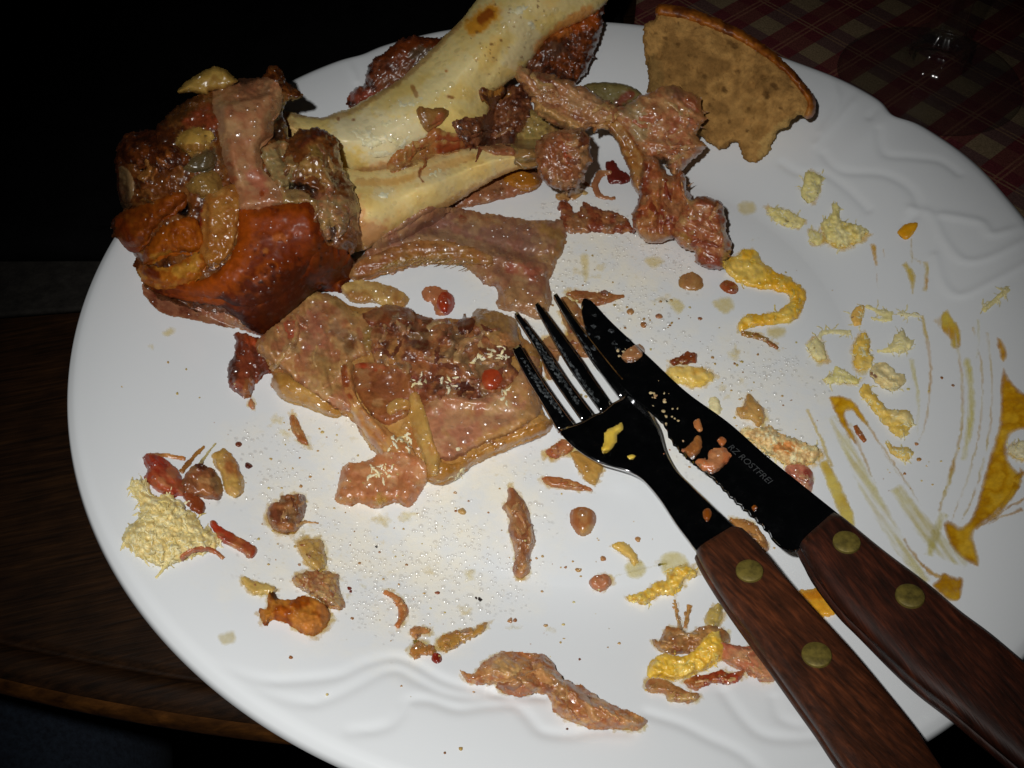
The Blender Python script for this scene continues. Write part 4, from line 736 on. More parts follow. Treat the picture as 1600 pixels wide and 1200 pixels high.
part('torn_strands', MUSCLE, *(SNX(10, (820, 960), (115, 205), [(206, 160, 130), (190, 134, 104), (160, 104, 84), (210, 176, 136)], ls=(18, 44), ws=(5, 13), ang=.45, poly=[(815, 112), (892, 128), (970, 182), (940, 198), (860, 188)]) +
     SNX(12, (985, 1100), (140, 262), [(210, 152, 122), (196, 130, 104), (176, 100, 82), (206, 168, 136)], ls=(18, 42), ws=(6, 14), ang=.4, poly=[(985, 170), (1050, 140), (1092, 160), (1090, 230), (1060, 256), (1010, 240)]) +
     SNX(9, (995, 1075), (255, 370), [(186, 110, 80), (150, 66, 44), (200, 140, 100), (120, 44, 30)], ls=(18, 46), ws=(4, 11), ang=1.4, poly=[(1005, 255), (1060, 280), (1070, 330), (1040, 372), (1000, 360)]) +
     SNX(8, (1065, 1138), (310, 412), [(206, 150, 120), (186, 110, 86), (150, 76, 58)], ls=(16, 34), ws=(5, 12), poly=[(1070, 320), (1125, 320), (1136, 395), (1100, 412), (1070, 380)]) +
     SNX(7, (845, 918), (212, 290), [(176, 120, 92), (130, 74, 52), (190, 140, 110)], ls=(14, 30), ws=(5, 11)) +
     SNX(10, (190, 300), (215, 320), [(120, 62, 26), (156, 92, 44), (90, 42, 18), (170, 116, 66)], ls=(14, 36), ws=(5, 14), poly=[(195, 230), (290, 240), (300, 320), (210, 315)]) +
     SNX(12, (440, 555), (205, 390), [(166, 130, 92), (130, 88, 60), (186, 152, 112), (150, 104, 84), (110, 70, 50)], ls=(14, 40), ws=(5, 16), poly=[(440, 215), (520, 215), (556, 320), (545, 385), (510, 370), (450, 300)]) +
     SNX(6, (600, 740), (205, 262), [(190, 130, 84), (160, 84, 50), (206, 170, 120)], ls=(20, 44), ws=(4, 9), ang=-.35, poly=[(606, 262), (660, 218), (735, 222), (700, 246), (640, 266)])), kind='stuff')
bead = empty('fatty_morsel', tuple(at(685, 470, .0065)), 'pink morsel with a shiny red berry end above the heap of meat', 'meat scrap')
emit('flesh', piece([(661, 452), (672, 446), (690, 450), (704, 460), (706, 478), (696, 494), (680, 490), (676, 476), (662, 466)], T=5, R=12, cols=[(206, 136, 104), (190, 108, 78)], rag=2, rel=.7), MEAT, bead)
emit('red_end', piece([(688, 458), (700, 456), (709, 464), (710, 480), (700, 492), (688, 488), (682, 474)], T=3, R=12, bl=8, cols=[(160, 44, 26), (184, 66, 40)], rag=1, rel=.3), FAT, bead)
emit('red_berry', piece([(752, 592), (756, 580), (768, 576), (780, 580), (786, 592), (780, 606), (768, 611), (756, 606)], T=5, R=17, bl=8, cols=[(160, 52, 30), (178, 72, 44)], rag=.8, rel=.2, paint=[([(757, 600)], 7, (186, 96, 66), .7)]), FAT, None, 'shiny red berry lying on the heap of meat by the fork', 'berry')

# ------------------------------------------------------------------ scraps that touch the knuckle's right side
def thing(name, outline, mat, label, cat, group=None, kind=None, **k): return emit(name, piece(outline, **k), mat, None, label, cat, group, kind)
SG = 'meat scraps scattered on the plate'
thing('meat_scrap', [(872, 316), (880, 312), (889, 317), (896, 331), (905, 327), (914, 314), (933, 324), (955, 330), (973, 336), (986, 351), (991, 361), (954, 365), (923, 362), (893, 366), (878, 348)], MUSCLE, 'dark red torn scrap between the rind strip and the hanging meat', 'meat scrap', SG, T=4.5, R=11, cols=[(130, 56, 40), (170, 96, 70), (110, 42, 34), (190, 130, 96)], rag=3.5, rel=1.5, rels=10, cn=11, dirx=.3)
thing('meat_scrap', [(946, 256), (958, 250), (966, 262), (980, 272), (984, 284), (964, 288), (950, 284), (948, 270)], MEAT, 'dark red gristly bit hidden under the hanging meat', 'meat scrap', SG, T=4, R=9, cols=[(120, 36, 30), (90, 26, 22)], rag=2, rel=.6)
thing('meat_scrap', ribbon([(956, 270), (938, 272), (930, 290), (938, 306), (962, 310)], [7, 12, 11, 9, 5]), MEAT, 'curled pink shred left of the hanging meat', 'meat scrap', SG, T=2, R=5, cols=[(196, 150, 118), (180, 122, 92)], rag=2)
thing('meat_scrap', [(866, 305), (884, 298), (912, 294), (914, 302), (898, 312), (876, 314)], MEAT, 'thin tan scrap beneath the bone lump', 'meat scrap', SG, T=1.2, R=5, cols=[(196, 156, 110), (180, 130, 90)], rag=3)

# ------------------------------------------------------------------ scraps across the plate
s1 = empty('ham_scrap', tuple(at(310, 750, .008)), 'crumpled scrap of red ham and fat at the upper left of the pale heap', 'meat scrap', SG)
e = lambda n, mt, **k: emit(n, piece(k.pop('o'), **k), mt, s1)
e('fat', FAT, o=[(330, 716), (347, 700), (364, 713), (379, 742), (381, 765), (370, 777), (350, 768), (347, 748)], T=3.6, R=9, cols=[(186, 150, 92), (206, 172, 116), (170, 116, 72)], rag=2.5, rel=1)
e('red_flesh', MUSCLE, o=[(222, 713), (238, 707), (256, 716), (277, 734), (287, 756), (287, 774), (259, 774), (239, 762), (226, 748), (229, 732)], T=5, R=9, cols=[(176, 58, 44), (150, 50, 36), (186, 96, 70)], rag=2, rel=1, dirx=.8)
e('strand', MUSCLE, o=ribbon([(232, 710), (262, 712), (290, 717)], [5, 7, 5]), T=2, R=4, cols=[(190, 130, 84)], rag=1.5)
e('tail', MUSCLE, o=[(284, 772), (300, 770), (318, 784), (321, 798), (312, 805), (296, 795)], T=4, R=8, cols=[(130, 60, 34), (150, 76, 44)], rag=2, rel=.8)
e('dark_chunk', MUSCLE, o=[(284, 750), (297, 730), (312, 723), (332, 733), (347, 756), (348, 776), (335, 781), (312, 778), (288, 766)], T=7, R=14, cols=[(120, 70, 48), (150, 96, 72), (92, 48, 34)], rag=2.5, rel=1.3, rels=10, paint=[([(318, 752), (322, 768)], 12, (176, 120, 86), .8), ([(305, 728), (320, 730)], 7, (60, 26, 22), .8)])
e('stick', MUSCLE, o=ribbon([(283, 738), (302, 714), (320, 698)], [9, 7, 4]), T=2.4, R=4, cols=[(140, 92, 54), (176, 130, 80)], rag=1.5)
e('fibre', ROOT, o=ribbon([(312, 726), (326, 706), (338, 692)], [6, 4, 2]), T=2, R=3, cols=[(170, 156, 112)], rag=1)

def shreds(n, fx, fy, lmin, lmax, wmin, wmax, cols, T=.8, inside_=None, ang0=None, sp=1.6, lift=0):
    out = []
    k_ = 0
    while len(out) < n and k_ < n * 20:
        k_ += 1
        x, y = rng.uniform(*fx), rng.uniform(*fy)
        if inside_ is not None and not inside(np.array([x]), np.array([y]), inside_)[0]: continue
        a = rng.uniform(0, 2 * math.pi) if ang0 is None else ang0 + rng.normal(0, sp); L_ = rng.uniform(lmin, lmax); w_ = rng.uniform(wmin, wmax); bnd = rng.uniform(-.5, .5)
        p = [(x, y), (x + math.cos(a) * L_ / 2, y + math.sin(a) * L_ / 2), (x + math.cos(a + bnd) * L_, y + math.sin(a + bnd) * L_)]
        out.append(piece(ribbon(p, [w_ * .5, w_, w_ * .4]), T=T * rng.uniform(.6, 1.3), R=w_ / 2, rag=1.0, rs=3, rel=.15, rels=4, bl=2, step=1.5, cols=[cols[rng.randint(len(cols))], cols[rng.randint(len(cols))]], lift=lift))
    return out
RC = [(236, 222, 176), (226, 208, 150), (242, 232, 200), (214, 192, 126), (232, 214, 160)]
po = np.array([(201, 762), (215, 748), (230, 753), (236, 774), (265, 771), (285, 788), (306, 806), (323, 826), (347, 841), (335, 858), (306, 870), (277, 879), (256, 888), (227, 876), (207, 861), (188, 844), (198, 823), (213, 812), (218, 788)], float)
pile = [piece(po, T=3.6, R=24, cols=[(226, 210, 160), (210, 184, 118), (236, 224, 182)], rag=5, rs=6, rel=1.4, rels=7, cn=9)]
pile += shreds(170, (190, 350), (745, 890), 8, 22, 2.5, 5, RC, T=1.0, inside_=po)
pile += [piece(ribbon(p, w_), T=1, R=3, rag=1, cols=[RC[1]]) for p, w_ in (([(262, 880), (252, 893), (243, 903)], [7, 5, 5]), ([(215, 765), (202, 762), (199, 766)], [8, 4, 2]))]
emit('horseradish_heap', join(pile), ROOT, None, 'heap of pale yellow grated horseradish near the left rim', 'horseradish', kind='stuff')
thing('meat_scrap', [(328, 817), (334, 812), (346, 822), (372, 838), (401, 856), (398, 868), (388, 873), (368, 858), (348, 848), (334, 832)], MUSCLE, 'pink stringy shred pointing right from the pale heap', 'meat scrap', SG, T=3, R=7, cols=[(186, 116, 78), (160, 76, 54), (176, 60, 40)], rag=2, dirx=.6, rel=.8)
thing('meat_scrap', ribbon([(282, 874), (296, 862), (318, 858), (336, 862), (349, 873)], [9, 9, 8, 8, 6]), MUSCLE, 'curved pink strand along the lower side of the pale heap', 'meat scrap', SG, T=2.4, R=5, cols=[(200, 140, 112), (180, 96, 70)], rag=1.5)
DATA = [
 ('meat_scrap', [(417, 797), (423, 785), (438, 780), (443, 772), (475, 774), (476, 800), (466, 826), (456, 834), (434, 832), (417, 815)], MUSCLE, 'brown knobbly lump right of the ham scrap', dict(T=5, R=12, cols=[(130, 82, 58), (160, 104, 74), (106, 60, 42)], rag=3, rel=1.3, paint=[([(440, 822), (460, 824)], 7, (176, 112, 66), .8)])),
 ('meat_scrap', ribbon([(462, 822), (478, 816), (497, 818)], [7, 5, 3]), MEAT, 'thin tan fibre sticking out of the brown lump', dict(T=1, R=3, cols=[(206, 160, 110)])),
 ('meat_scrap', [(464, 847), (480, 842), (504, 844), (506, 860), (512, 879), (498, 894), (481, 884), (469, 864)], FAT, 'tan jelly bit below the brown lump', dict(T=2.4, R=9, cols=[(186, 146, 92), (206, 176, 124)], rag=3, rel=.8)),
 ('meat_scrap', [(455, 904), (468, 896), (484, 892), (525, 896), (530, 917), (538, 952), (518, 952), (500, 940), (480, 928), (462, 918)], MEAT, 'tan and red layered bit above the glazed skin scrap', dict(T=3.2, R=9, cols=[(176, 120, 76), (196, 160, 112), (150, 80, 50), (190, 160, 120)], rag=4, rel=1.2, rels=9, cn=10)),
 ('skin_scrap', [(419, 921), (426, 922), (436, 937), (455, 936), (475, 930), (504, 942), (514, 955), (515, 972), (498, 990), (484, 994), (463, 985), (446, 973), (426, 968), (413, 979), (405, 952), (417, 950)], SKIN, 'orange brown glazed skin scrap at the lower left', dict(T=5, R=10, cols=[(176, 104, 34), (150, 78, 26), (196, 140, 84)], rag=2.5, rel=1.3, paint=[([(424, 926), (432, 934)], 8, (52, 22, 12), .9), ([(470, 975), (492, 980)], 14, (206, 148, 112), .85), ([(502, 950), (512, 965)], 8, (196, 140, 116), .8)])),
 ('fat_scrap', [(376, 905), (384, 900), (398, 908), (420, 912), (434, 920), (420, 928), (400, 930), (386, 922)], FAT, 'pale wisp of fat left of the glazed skin scrap', dict(T=1.4, R=5, cols=[(216, 200, 150), (206, 176, 120)], rag=4, rs=6)),
 ('meat_scrap', [(452, 652), (460, 648), (470, 668), (482, 692), (480, 698), (466, 690), (456, 672)], MUSCLE, 'narrow tan strip below the left end of the heap of meat', dict(T=2, R=5, cols=[(184, 126, 80), (160, 96, 60)], rag=2)),
 ('meat_scrap', [(386, 632), (392, 622), (398, 634), (394, 640)], MEAT, 'tiny pink flake below the dark knob of the heap', dict(T=1.2, R=4, cols=[(190, 120, 84)], rag=1.5)),
 ('meat_scrap', [(794, 763), (802, 763), (811, 772), (825, 793), (832, 824), (837, 845), (829, 870), (829, 894), (813, 905), (801, 894), (804, 866), (794, 828), (796, 814), (785, 793), (792, 782)], MUSCLE, 'long upright pinkish brown strip in the middle of the plate', dict(T=3, R=8, cols=[(180, 124, 96), (160, 104, 80), (194, 144, 112)], rag=1.8, rel=.7, dirx=1.5, paint=[([(820, 838)], 7, (210, 170, 124), .8)])),
 ('bean', [(890, 808), (893, 797), (908, 792), (926, 797), (932, 810), (924, 832), (908, 838), (894, 824)], FAT, 'smooth tan bean lying right of the long upright strip', dict(T=4.5, R=16, cols=[(186, 128, 92), (170, 108, 76)], rag=1.2, rel=.3, paint=[([(912, 830), (926, 826)], 7, (206, 170, 130), .7)])),
 ('meat_scrap', [(846, 748), (856, 744), (878, 746), (906, 754), (928, 767), (900, 766), (860, 760)], MUSCLE, 'thin brown sliver below the fork head', dict(T=2.2, R=5, cols=[(176, 104, 70), (190, 134, 92)], rag=1.5, dirx=.2)),
 ('meat_scrap', [(919, 912), (930, 899), (950, 898), (956, 912), (938, 925)], MEAT, 'small round pink nugget near the fork handle', dict(T=3, R=9, cols=[(206, 142, 116), (186, 120, 92)], rag=1.5)),
 ('meat_scrap', ribbon([(600, 924), (620, 936), (630, 956), (620, 980)], [6, 13, 15, 9]), MUSCLE, 'crescent of pink meat left of centre', dict(T=2, R=5, cols=[(206, 144, 106), (190, 120, 80)], rag=2, dirx=1.2)),
 ('meat_scrap', [(640, 985), (652, 978), (668, 980), (672, 988), (656, 994), (648, 1000)], MEAT, 'small tan flake at the upper left of the tan streak', dict(T=1.6, R=5, cols=[(190, 136, 92)], rag=2.5)),
 ('meat_scrap', [(684, 1000), (700, 986), (724, 984), (745, 978), (762, 970), (758, 986), (738, 998), (716, 1010), (700, 1020), (684, 1012)], FAT, 'ragged tan streak of mashed meat', dict(T=1.8, R=6, cols=[(196, 154, 96), (176, 126, 76)], rag=4, rs=7)),
 ('meat_scrap', [(640, 1014), (652, 1004), (668, 1006), (684, 1016), (676, 1026), (662, 1022), (650, 1032), (642, 1026)], FAT, 'tan flake left of the dark red berry', dict(T=1.8, R=6, cols=[(186, 134, 84), (170, 114, 70)], rag=4, rs=7)),
 ('red_berry', [(674, 1028), (677, 1021), (684, 1020), (690, 1025), (690, 1033), (683, 1037), (676, 1034)], FAT, 'small dark red peppercorn under the tan streak', dict(T=3, R=8, cols=[(130, 36, 24)], rag=.5, rel=.1, step=1)),
 ('meat_scrap', [(720, 1048), (738, 1054), (752, 1038), (780, 1018), (804, 1018), (825, 1020), (853, 1024), (867, 1041), (881, 1059), (916, 1076), (948, 1097), (983, 1111), (1007, 1122), (1009, 1132), (997, 1141), (965, 1139), (930, 1139), (895, 1129), (867, 1115), (860, 1094), (846, 1081), (818, 1088), (787, 1083), (773, 1069), (745, 1071), (727, 1062)], MUSCLE, 'largest loose piece of pink brown meat at the bottom of the plate', dict(T=6, R=15, cols=[(196, 144, 108), (180, 124, 92), (170, 100, 70), (206, 160, 126)], rag=3, rel=1.6, rels=13, cn=15, dirx=.5, paint=[([(785, 1040), (800, 1050)], 16, (206, 172, 136), .8), ([(840, 1032), (850, 1060)], 12, (150, 86, 58), .7), ([(820, 1065), (790, 1078)], 13, (176, 106, 72), .7), ([(919, 1089)], 3, (30, 20, 16), .9), ([(985, 1130)], 14, (206, 162, 128), .7)], strokes=[([(870, 1070), (930, 1105), (990, 1130)], 6, 1.3), ([(830, 1030), (850, 1075)], 6, -1.8), ([(770, 1045), (800, 1050)], 10, 1.2)])),
 ('meat_scrap', [(1018, 997), (1030, 1000), (1041, 979), (1064, 981), (1077, 989), (1093, 979), (1114, 977), (1135, 985), (1140, 1004), (1122, 1018), (1085, 1022), (1043, 1022), (1022, 1012)], MUSCLE, 'tan shredded meat behind the yellow mash by the fork handle', dict(T=4, R=10, cols=[(170, 120, 80), (150, 98, 64), (190, 148, 104)], rag=3, rel=1.2)),
 ('meat_scrap', [(1125, 1004), (1160, 1010), (1187, 1010), (1204, 1023), (1222, 1048), (1210, 1064), (1187, 1066), (1179, 1056), (1156, 1048), (1135, 1038), (1122, 1020)], MEAT, 'pink flat meat half under the fork handle', dict(T=4, R=10, cols=[(206, 148, 120), (186, 112, 90), (200, 140, 106)], rag=2, rel=.8, paint=[([(1130, 1006), (1180, 1014)], 7, (176, 96, 80), .8)])),
 ('mustard_mash', [(1012, 1047), (1016, 1033), (1037, 1020), (1064, 1025), (1089, 1010), (1102, 993), (1118, 985), (1125, 995), (1131, 1020), (1118, 1037), (1106, 1045), (1085, 1054), (1068, 1060), (1050, 1064), (1029, 1058), (1014, 1058)], MUST, 'lumpy yellow mash of mustard and horseradish on meat near the fork handle', dict(T=4.5, R=12, cols=[(232, 204, 110), (222, 182, 66), (236, 214, 140)], rag=3, rel=1.6, rels=10, cn=14, bl=10)),
 ('meat_scrap', [(1068, 1066), (1085, 1056), (1106, 1054), (1127, 1047), (1139, 1052), (1162, 1048), (1156, 1064), (1137, 1070), (1116, 1068), (1096, 1074), (1084, 1080)], MUSCLE, 'red edged sliver below the yellow mash', dict(T=3, R=7, cols=[(176, 76, 44), (140, 50, 36), (186, 116, 70)], rag=2.5, rel=1)),
 ('meat_scrap', [(1010, 1064), (1024, 1060), (1039, 1062), (1054, 1070), (1072, 1079), (1092, 1084), (1088, 1096), (1060, 1098), (1043, 1094), (1038, 1084), (1012, 1082)], MUSCLE, 'brown flat scrap at the bottom of the mash pile', dict(T=3, R=8, cols=[(166, 108, 76), (176, 130, 92)], rag=2, rel=.8, paint=[([(1048, 1092), (1084, 1090)], 7, (206, 176, 132), .8)])),
 ('meat_scrap', ribbon([(1054, 938), (1058, 960), (1062, 984)], [5, 6, 8]), FAT, 'left one of two thin tan strands above the mash pile', dict(T=1, R=3, cols=[(200, 160, 110)])),
 ('meat_scrap', ribbon([(1078, 946), (1074, 962), (1070, 982)], [9, 8, 7]), FAT, 'right one of two thin tan strands above the mash pile', dict(T=1.6, R=4, cols=[(190, 144, 100)])),
 ('mustard_mash', [(975, 931), (1006, 922), (1018, 913), (1039, 906), (1043, 895), (1060, 885), (1077, 885), (1089, 891), (1090, 902), (1072, 906), (1066, 920), (1047, 933), (1029, 931), (1010, 947), (987, 939)], MUST, 'bright yellow mustard streak left of the fork handle', dict(T=2.6, R=8, cols=[(226, 186, 80), (232, 208, 130), (206, 164, 70)], rag=5, rs=8, rel=1.2, rels=8, cn=10)),
 ('fat_scrap', [(1100, 966), (1110, 950), (1126, 942), (1130, 962), (1120, 978), (1104, 976)], FAT, 'translucent yellowish jelly bead near the fork handle', dict(T=2, R=6, cols=[(206, 186, 126)], rag=3)),
 ('mustard_dab', [(954, 852), (966, 847), (978, 849), (990, 860), (998, 872), (992, 884), (980, 872), (964, 860)], MUST, 'small yellow mustard dab below the fork neck', dict(T=1.8, R=5, cols=[(226, 190, 90), (216, 190, 130)], rag=3)),
 ('mustard_curl', [(1128, 409), (1146, 402), (1161, 391), (1184, 392), (1196, 414), (1227, 430), (1253, 446), (1260, 466), (1247, 497), (1217, 507), (1177, 510), (1158, 518), (1152, 505), (1169, 492), (1200, 488), (1226, 478), (1232, 462), (1207, 454), (1177, 450), (1142, 434)], MUST, 'curl of grainy yellow mustard right of the hanging meat', dict(T=2.2, R=8, cols=[(216, 182, 76), (204, 160, 46), (222, 196, 116)], rag=3.5, rs=9, rel=1.1, rels=9, cn=16, paint=[([(1150, 420), (1180, 425)], 18, (206, 190, 130), .7)])),
 ('meat_scrap', ribbon([(1158, 520), (1176, 524), (1198, 532), (1216, 545)], [8, 9, 9, 5]), FAT, 'thin tan trail below the mustard curl', dict(T=1, R=4, cols=[(206, 170, 104), (170, 110, 80)], rag=2)),
 ('mustard_drop', [(1402, 364), (1408, 355), (1418, 349), (1434, 348), (1430, 360), (1424, 370), (1414, 375)], MUST, 'glossy mustard drop on the right rim', dict(T=1.3, R=7, cols=[(206, 152, 28), (220, 170, 40)], rag=.8, rel=.15)),
 ('bean', [(1059, 442), (1066, 430), (1082, 425), (1098, 436), (1098, 448), (1086, 455), (1068, 452)], FAT, 'pale tan bean between the hanging meat and the knife tip', dict(T=3, R=14, cols=[(200, 156, 116), (186, 138, 100)], rag=1.5)),
 ('bean', [(1124, 446), (1134, 438), (1148, 441), (1154, 452), (1146, 460), (1132, 456)], FAT, 'small reddish bean at the foot of the hanging meat', dict(T=2.6, R=9, cols=[(170, 88, 56)], rag=1)),
 ('meat_scrap', [(884, 460), (896, 453), (920, 456), (950, 458), (976, 462), (956, 472), (930, 478), (905, 474)], MUSCLE, 'reddish tan sliver above the knife tip', dict(T=2.2, R=6, cols=[(190, 134, 94), (170, 98, 70)], rag=2)),
 ('meat_scrap', [(874, 470), (884, 462), (898, 472), (914, 490), (920, 512), (910, 528), (892, 530), (878, 500)], MEAT, 'tan flap between the fork tips and the knife tip', dict(T=1.6, R=6, cols=[(196, 148, 100), (180, 124, 84)], rag=2.5)),
 ('meat_scrap', [(846, 534), (870, 524), (905, 526), (926, 546), (924, 560), (902, 556), (884, 548), (872, 566), (866, 590), (852, 588)], MEAT, 'tan meat seen between the fork tines', dict(T=1.8, R=7, cols=[(196, 150, 106), (176, 114, 78)], rag=2.5)),
 ('meat_scrap', [(852, 704), (866, 694), (882, 686), (898, 702), (880, 712), (862, 716)], MUSCLE, 'dark red crumbly bit at the fork head edge', dict(T=3, R=7, cols=[(150, 66, 46), (180, 104, 74)], rag=3)),
 ('fat_scrap', [(890, 708), (906, 704), (924, 706), (942, 732), (930, 757), (912, 748), (900, 728)], FAT, 'tan slick of fat just under the fork head', dict(T=1.6, R=7, cols=[(206, 168, 108), (190, 146, 88)], rag=3)),
 ('meat_scrap', [(1046, 560), (1060, 558), (1076, 550), (1090, 554), (1086, 566), (1068, 570), (1052, 570)], MUSCLE, 'crumbly red brown bit right of the knife blade', dict(T=2.4, R=6, cols=[(160, 84, 48), (130, 60, 36)], rag=3)),
 ('mustard_dab', [(1044, 580), (1056, 572), (1076, 572), (1100, 574), (1118, 586), (1104, 600), (1086, 606), (1066, 600), (1048, 592)], MUST, 'soft yellow dab beside the middle of the knife blade', dict(T=2.2, R=8, cols=[(216, 190, 112), (226, 206, 150), (196, 160, 90)], rag=4, rel=1)),
 ('fat_scrap', [(1150, 640), (1160, 634), (1168, 614), (1180, 624), (1194, 640), (1196, 656), (1186, 668), (1172, 656), (1156, 652)], FAT, 'yellowish fat morsel with a tan end, right of the blade', dict(T=2.6, R=8, cols=[(216, 184, 126), (200, 150, 104)], rag=3, rel=1)),
 ('bread_scrap', [(1108, 622), (1122, 620), (1128, 634), (1122, 648), (1112, 644)], ROOT, 'pale crumb tucked against the knife blade', dict(T=2.2, R=6, cols=[(206, 196, 160)], rag=3)),
 ('fat_scrap', [(1156, 676), (1170, 668), (1186, 670), (1204, 666), (1220, 678), (1240, 684), (1262, 692), (1286, 706), (1272, 722), (1250, 728), (1224, 724), (1196, 706)], ROOT, 'ragged whitish heap along the right side of the knife', dict(T=3.6, R=10, cols=[(206, 192, 150), (216, 186, 136), (186, 150, 104), (222, 212, 178)], rag=6, rs=7, rel=1.8, rels=8, cn=10, paint=[([(1216, 698), (1236, 698)], 9, (190, 116, 50), .8)])),
 ('meat_scrap', [(1226, 734), (1236, 726), (1254, 725), (1268, 736), (1272, 754), (1264, 772), (1250, 764)], MEAT, 'pink red glossy bit under the ragged whitish heap', dict(T=3.6, R=9, cols=[(190, 96, 92), (214, 160, 140)], rag=1.5, paint=[([(1262, 738), (1268, 756)], 6, (150, 40, 44), .85)])),
 ('meat_scrap', [(1138, 812), (1150, 810), (1176, 816), (1190, 830), (1202, 857), (1188, 862), (1170, 846), (1150, 830)], FAT, 'tan bit squeezed between the fork handle and the blade', dict(T=2.6, R=7, cols=[(190, 140, 96), (176, 124, 80)], rag=2)),
 ('mustard_blob', [(1228, 936), (1240, 924), (1268, 920), (1296, 918), (1322, 930), (1322, 946), (1304, 960), (1280, 966), (1258, 958), (1240, 948)], MUST, 'mustard blob between the two wooden handles', dict(T=1.6, R=9, cols=[(216, 158, 40), (226, 178, 70)], rag=2.5, rel=.5, paint=[([(1240, 936), (1290, 926)], 8, (186, 116, 20), .7)])),
 ('horseradish_shaving', ribbon([(1536, 486), (1556, 468), (1576, 450)], [8, 8, 9]), ROOT, 'straw of horseradish on the right rim', dict(T=1.4, R=4, cols=[(226, 214, 160)], rag=1)),
 ('horseradish_shaving', ribbon([(116, 598), (119, 608), (122, 622), (126, 638)], [6, 8, 7, 6]), ROOT, 'pale shaving on the left rim', dict(T=1.2, R=4, cols=[(214, 204, 150)], rag=1.5)),
]
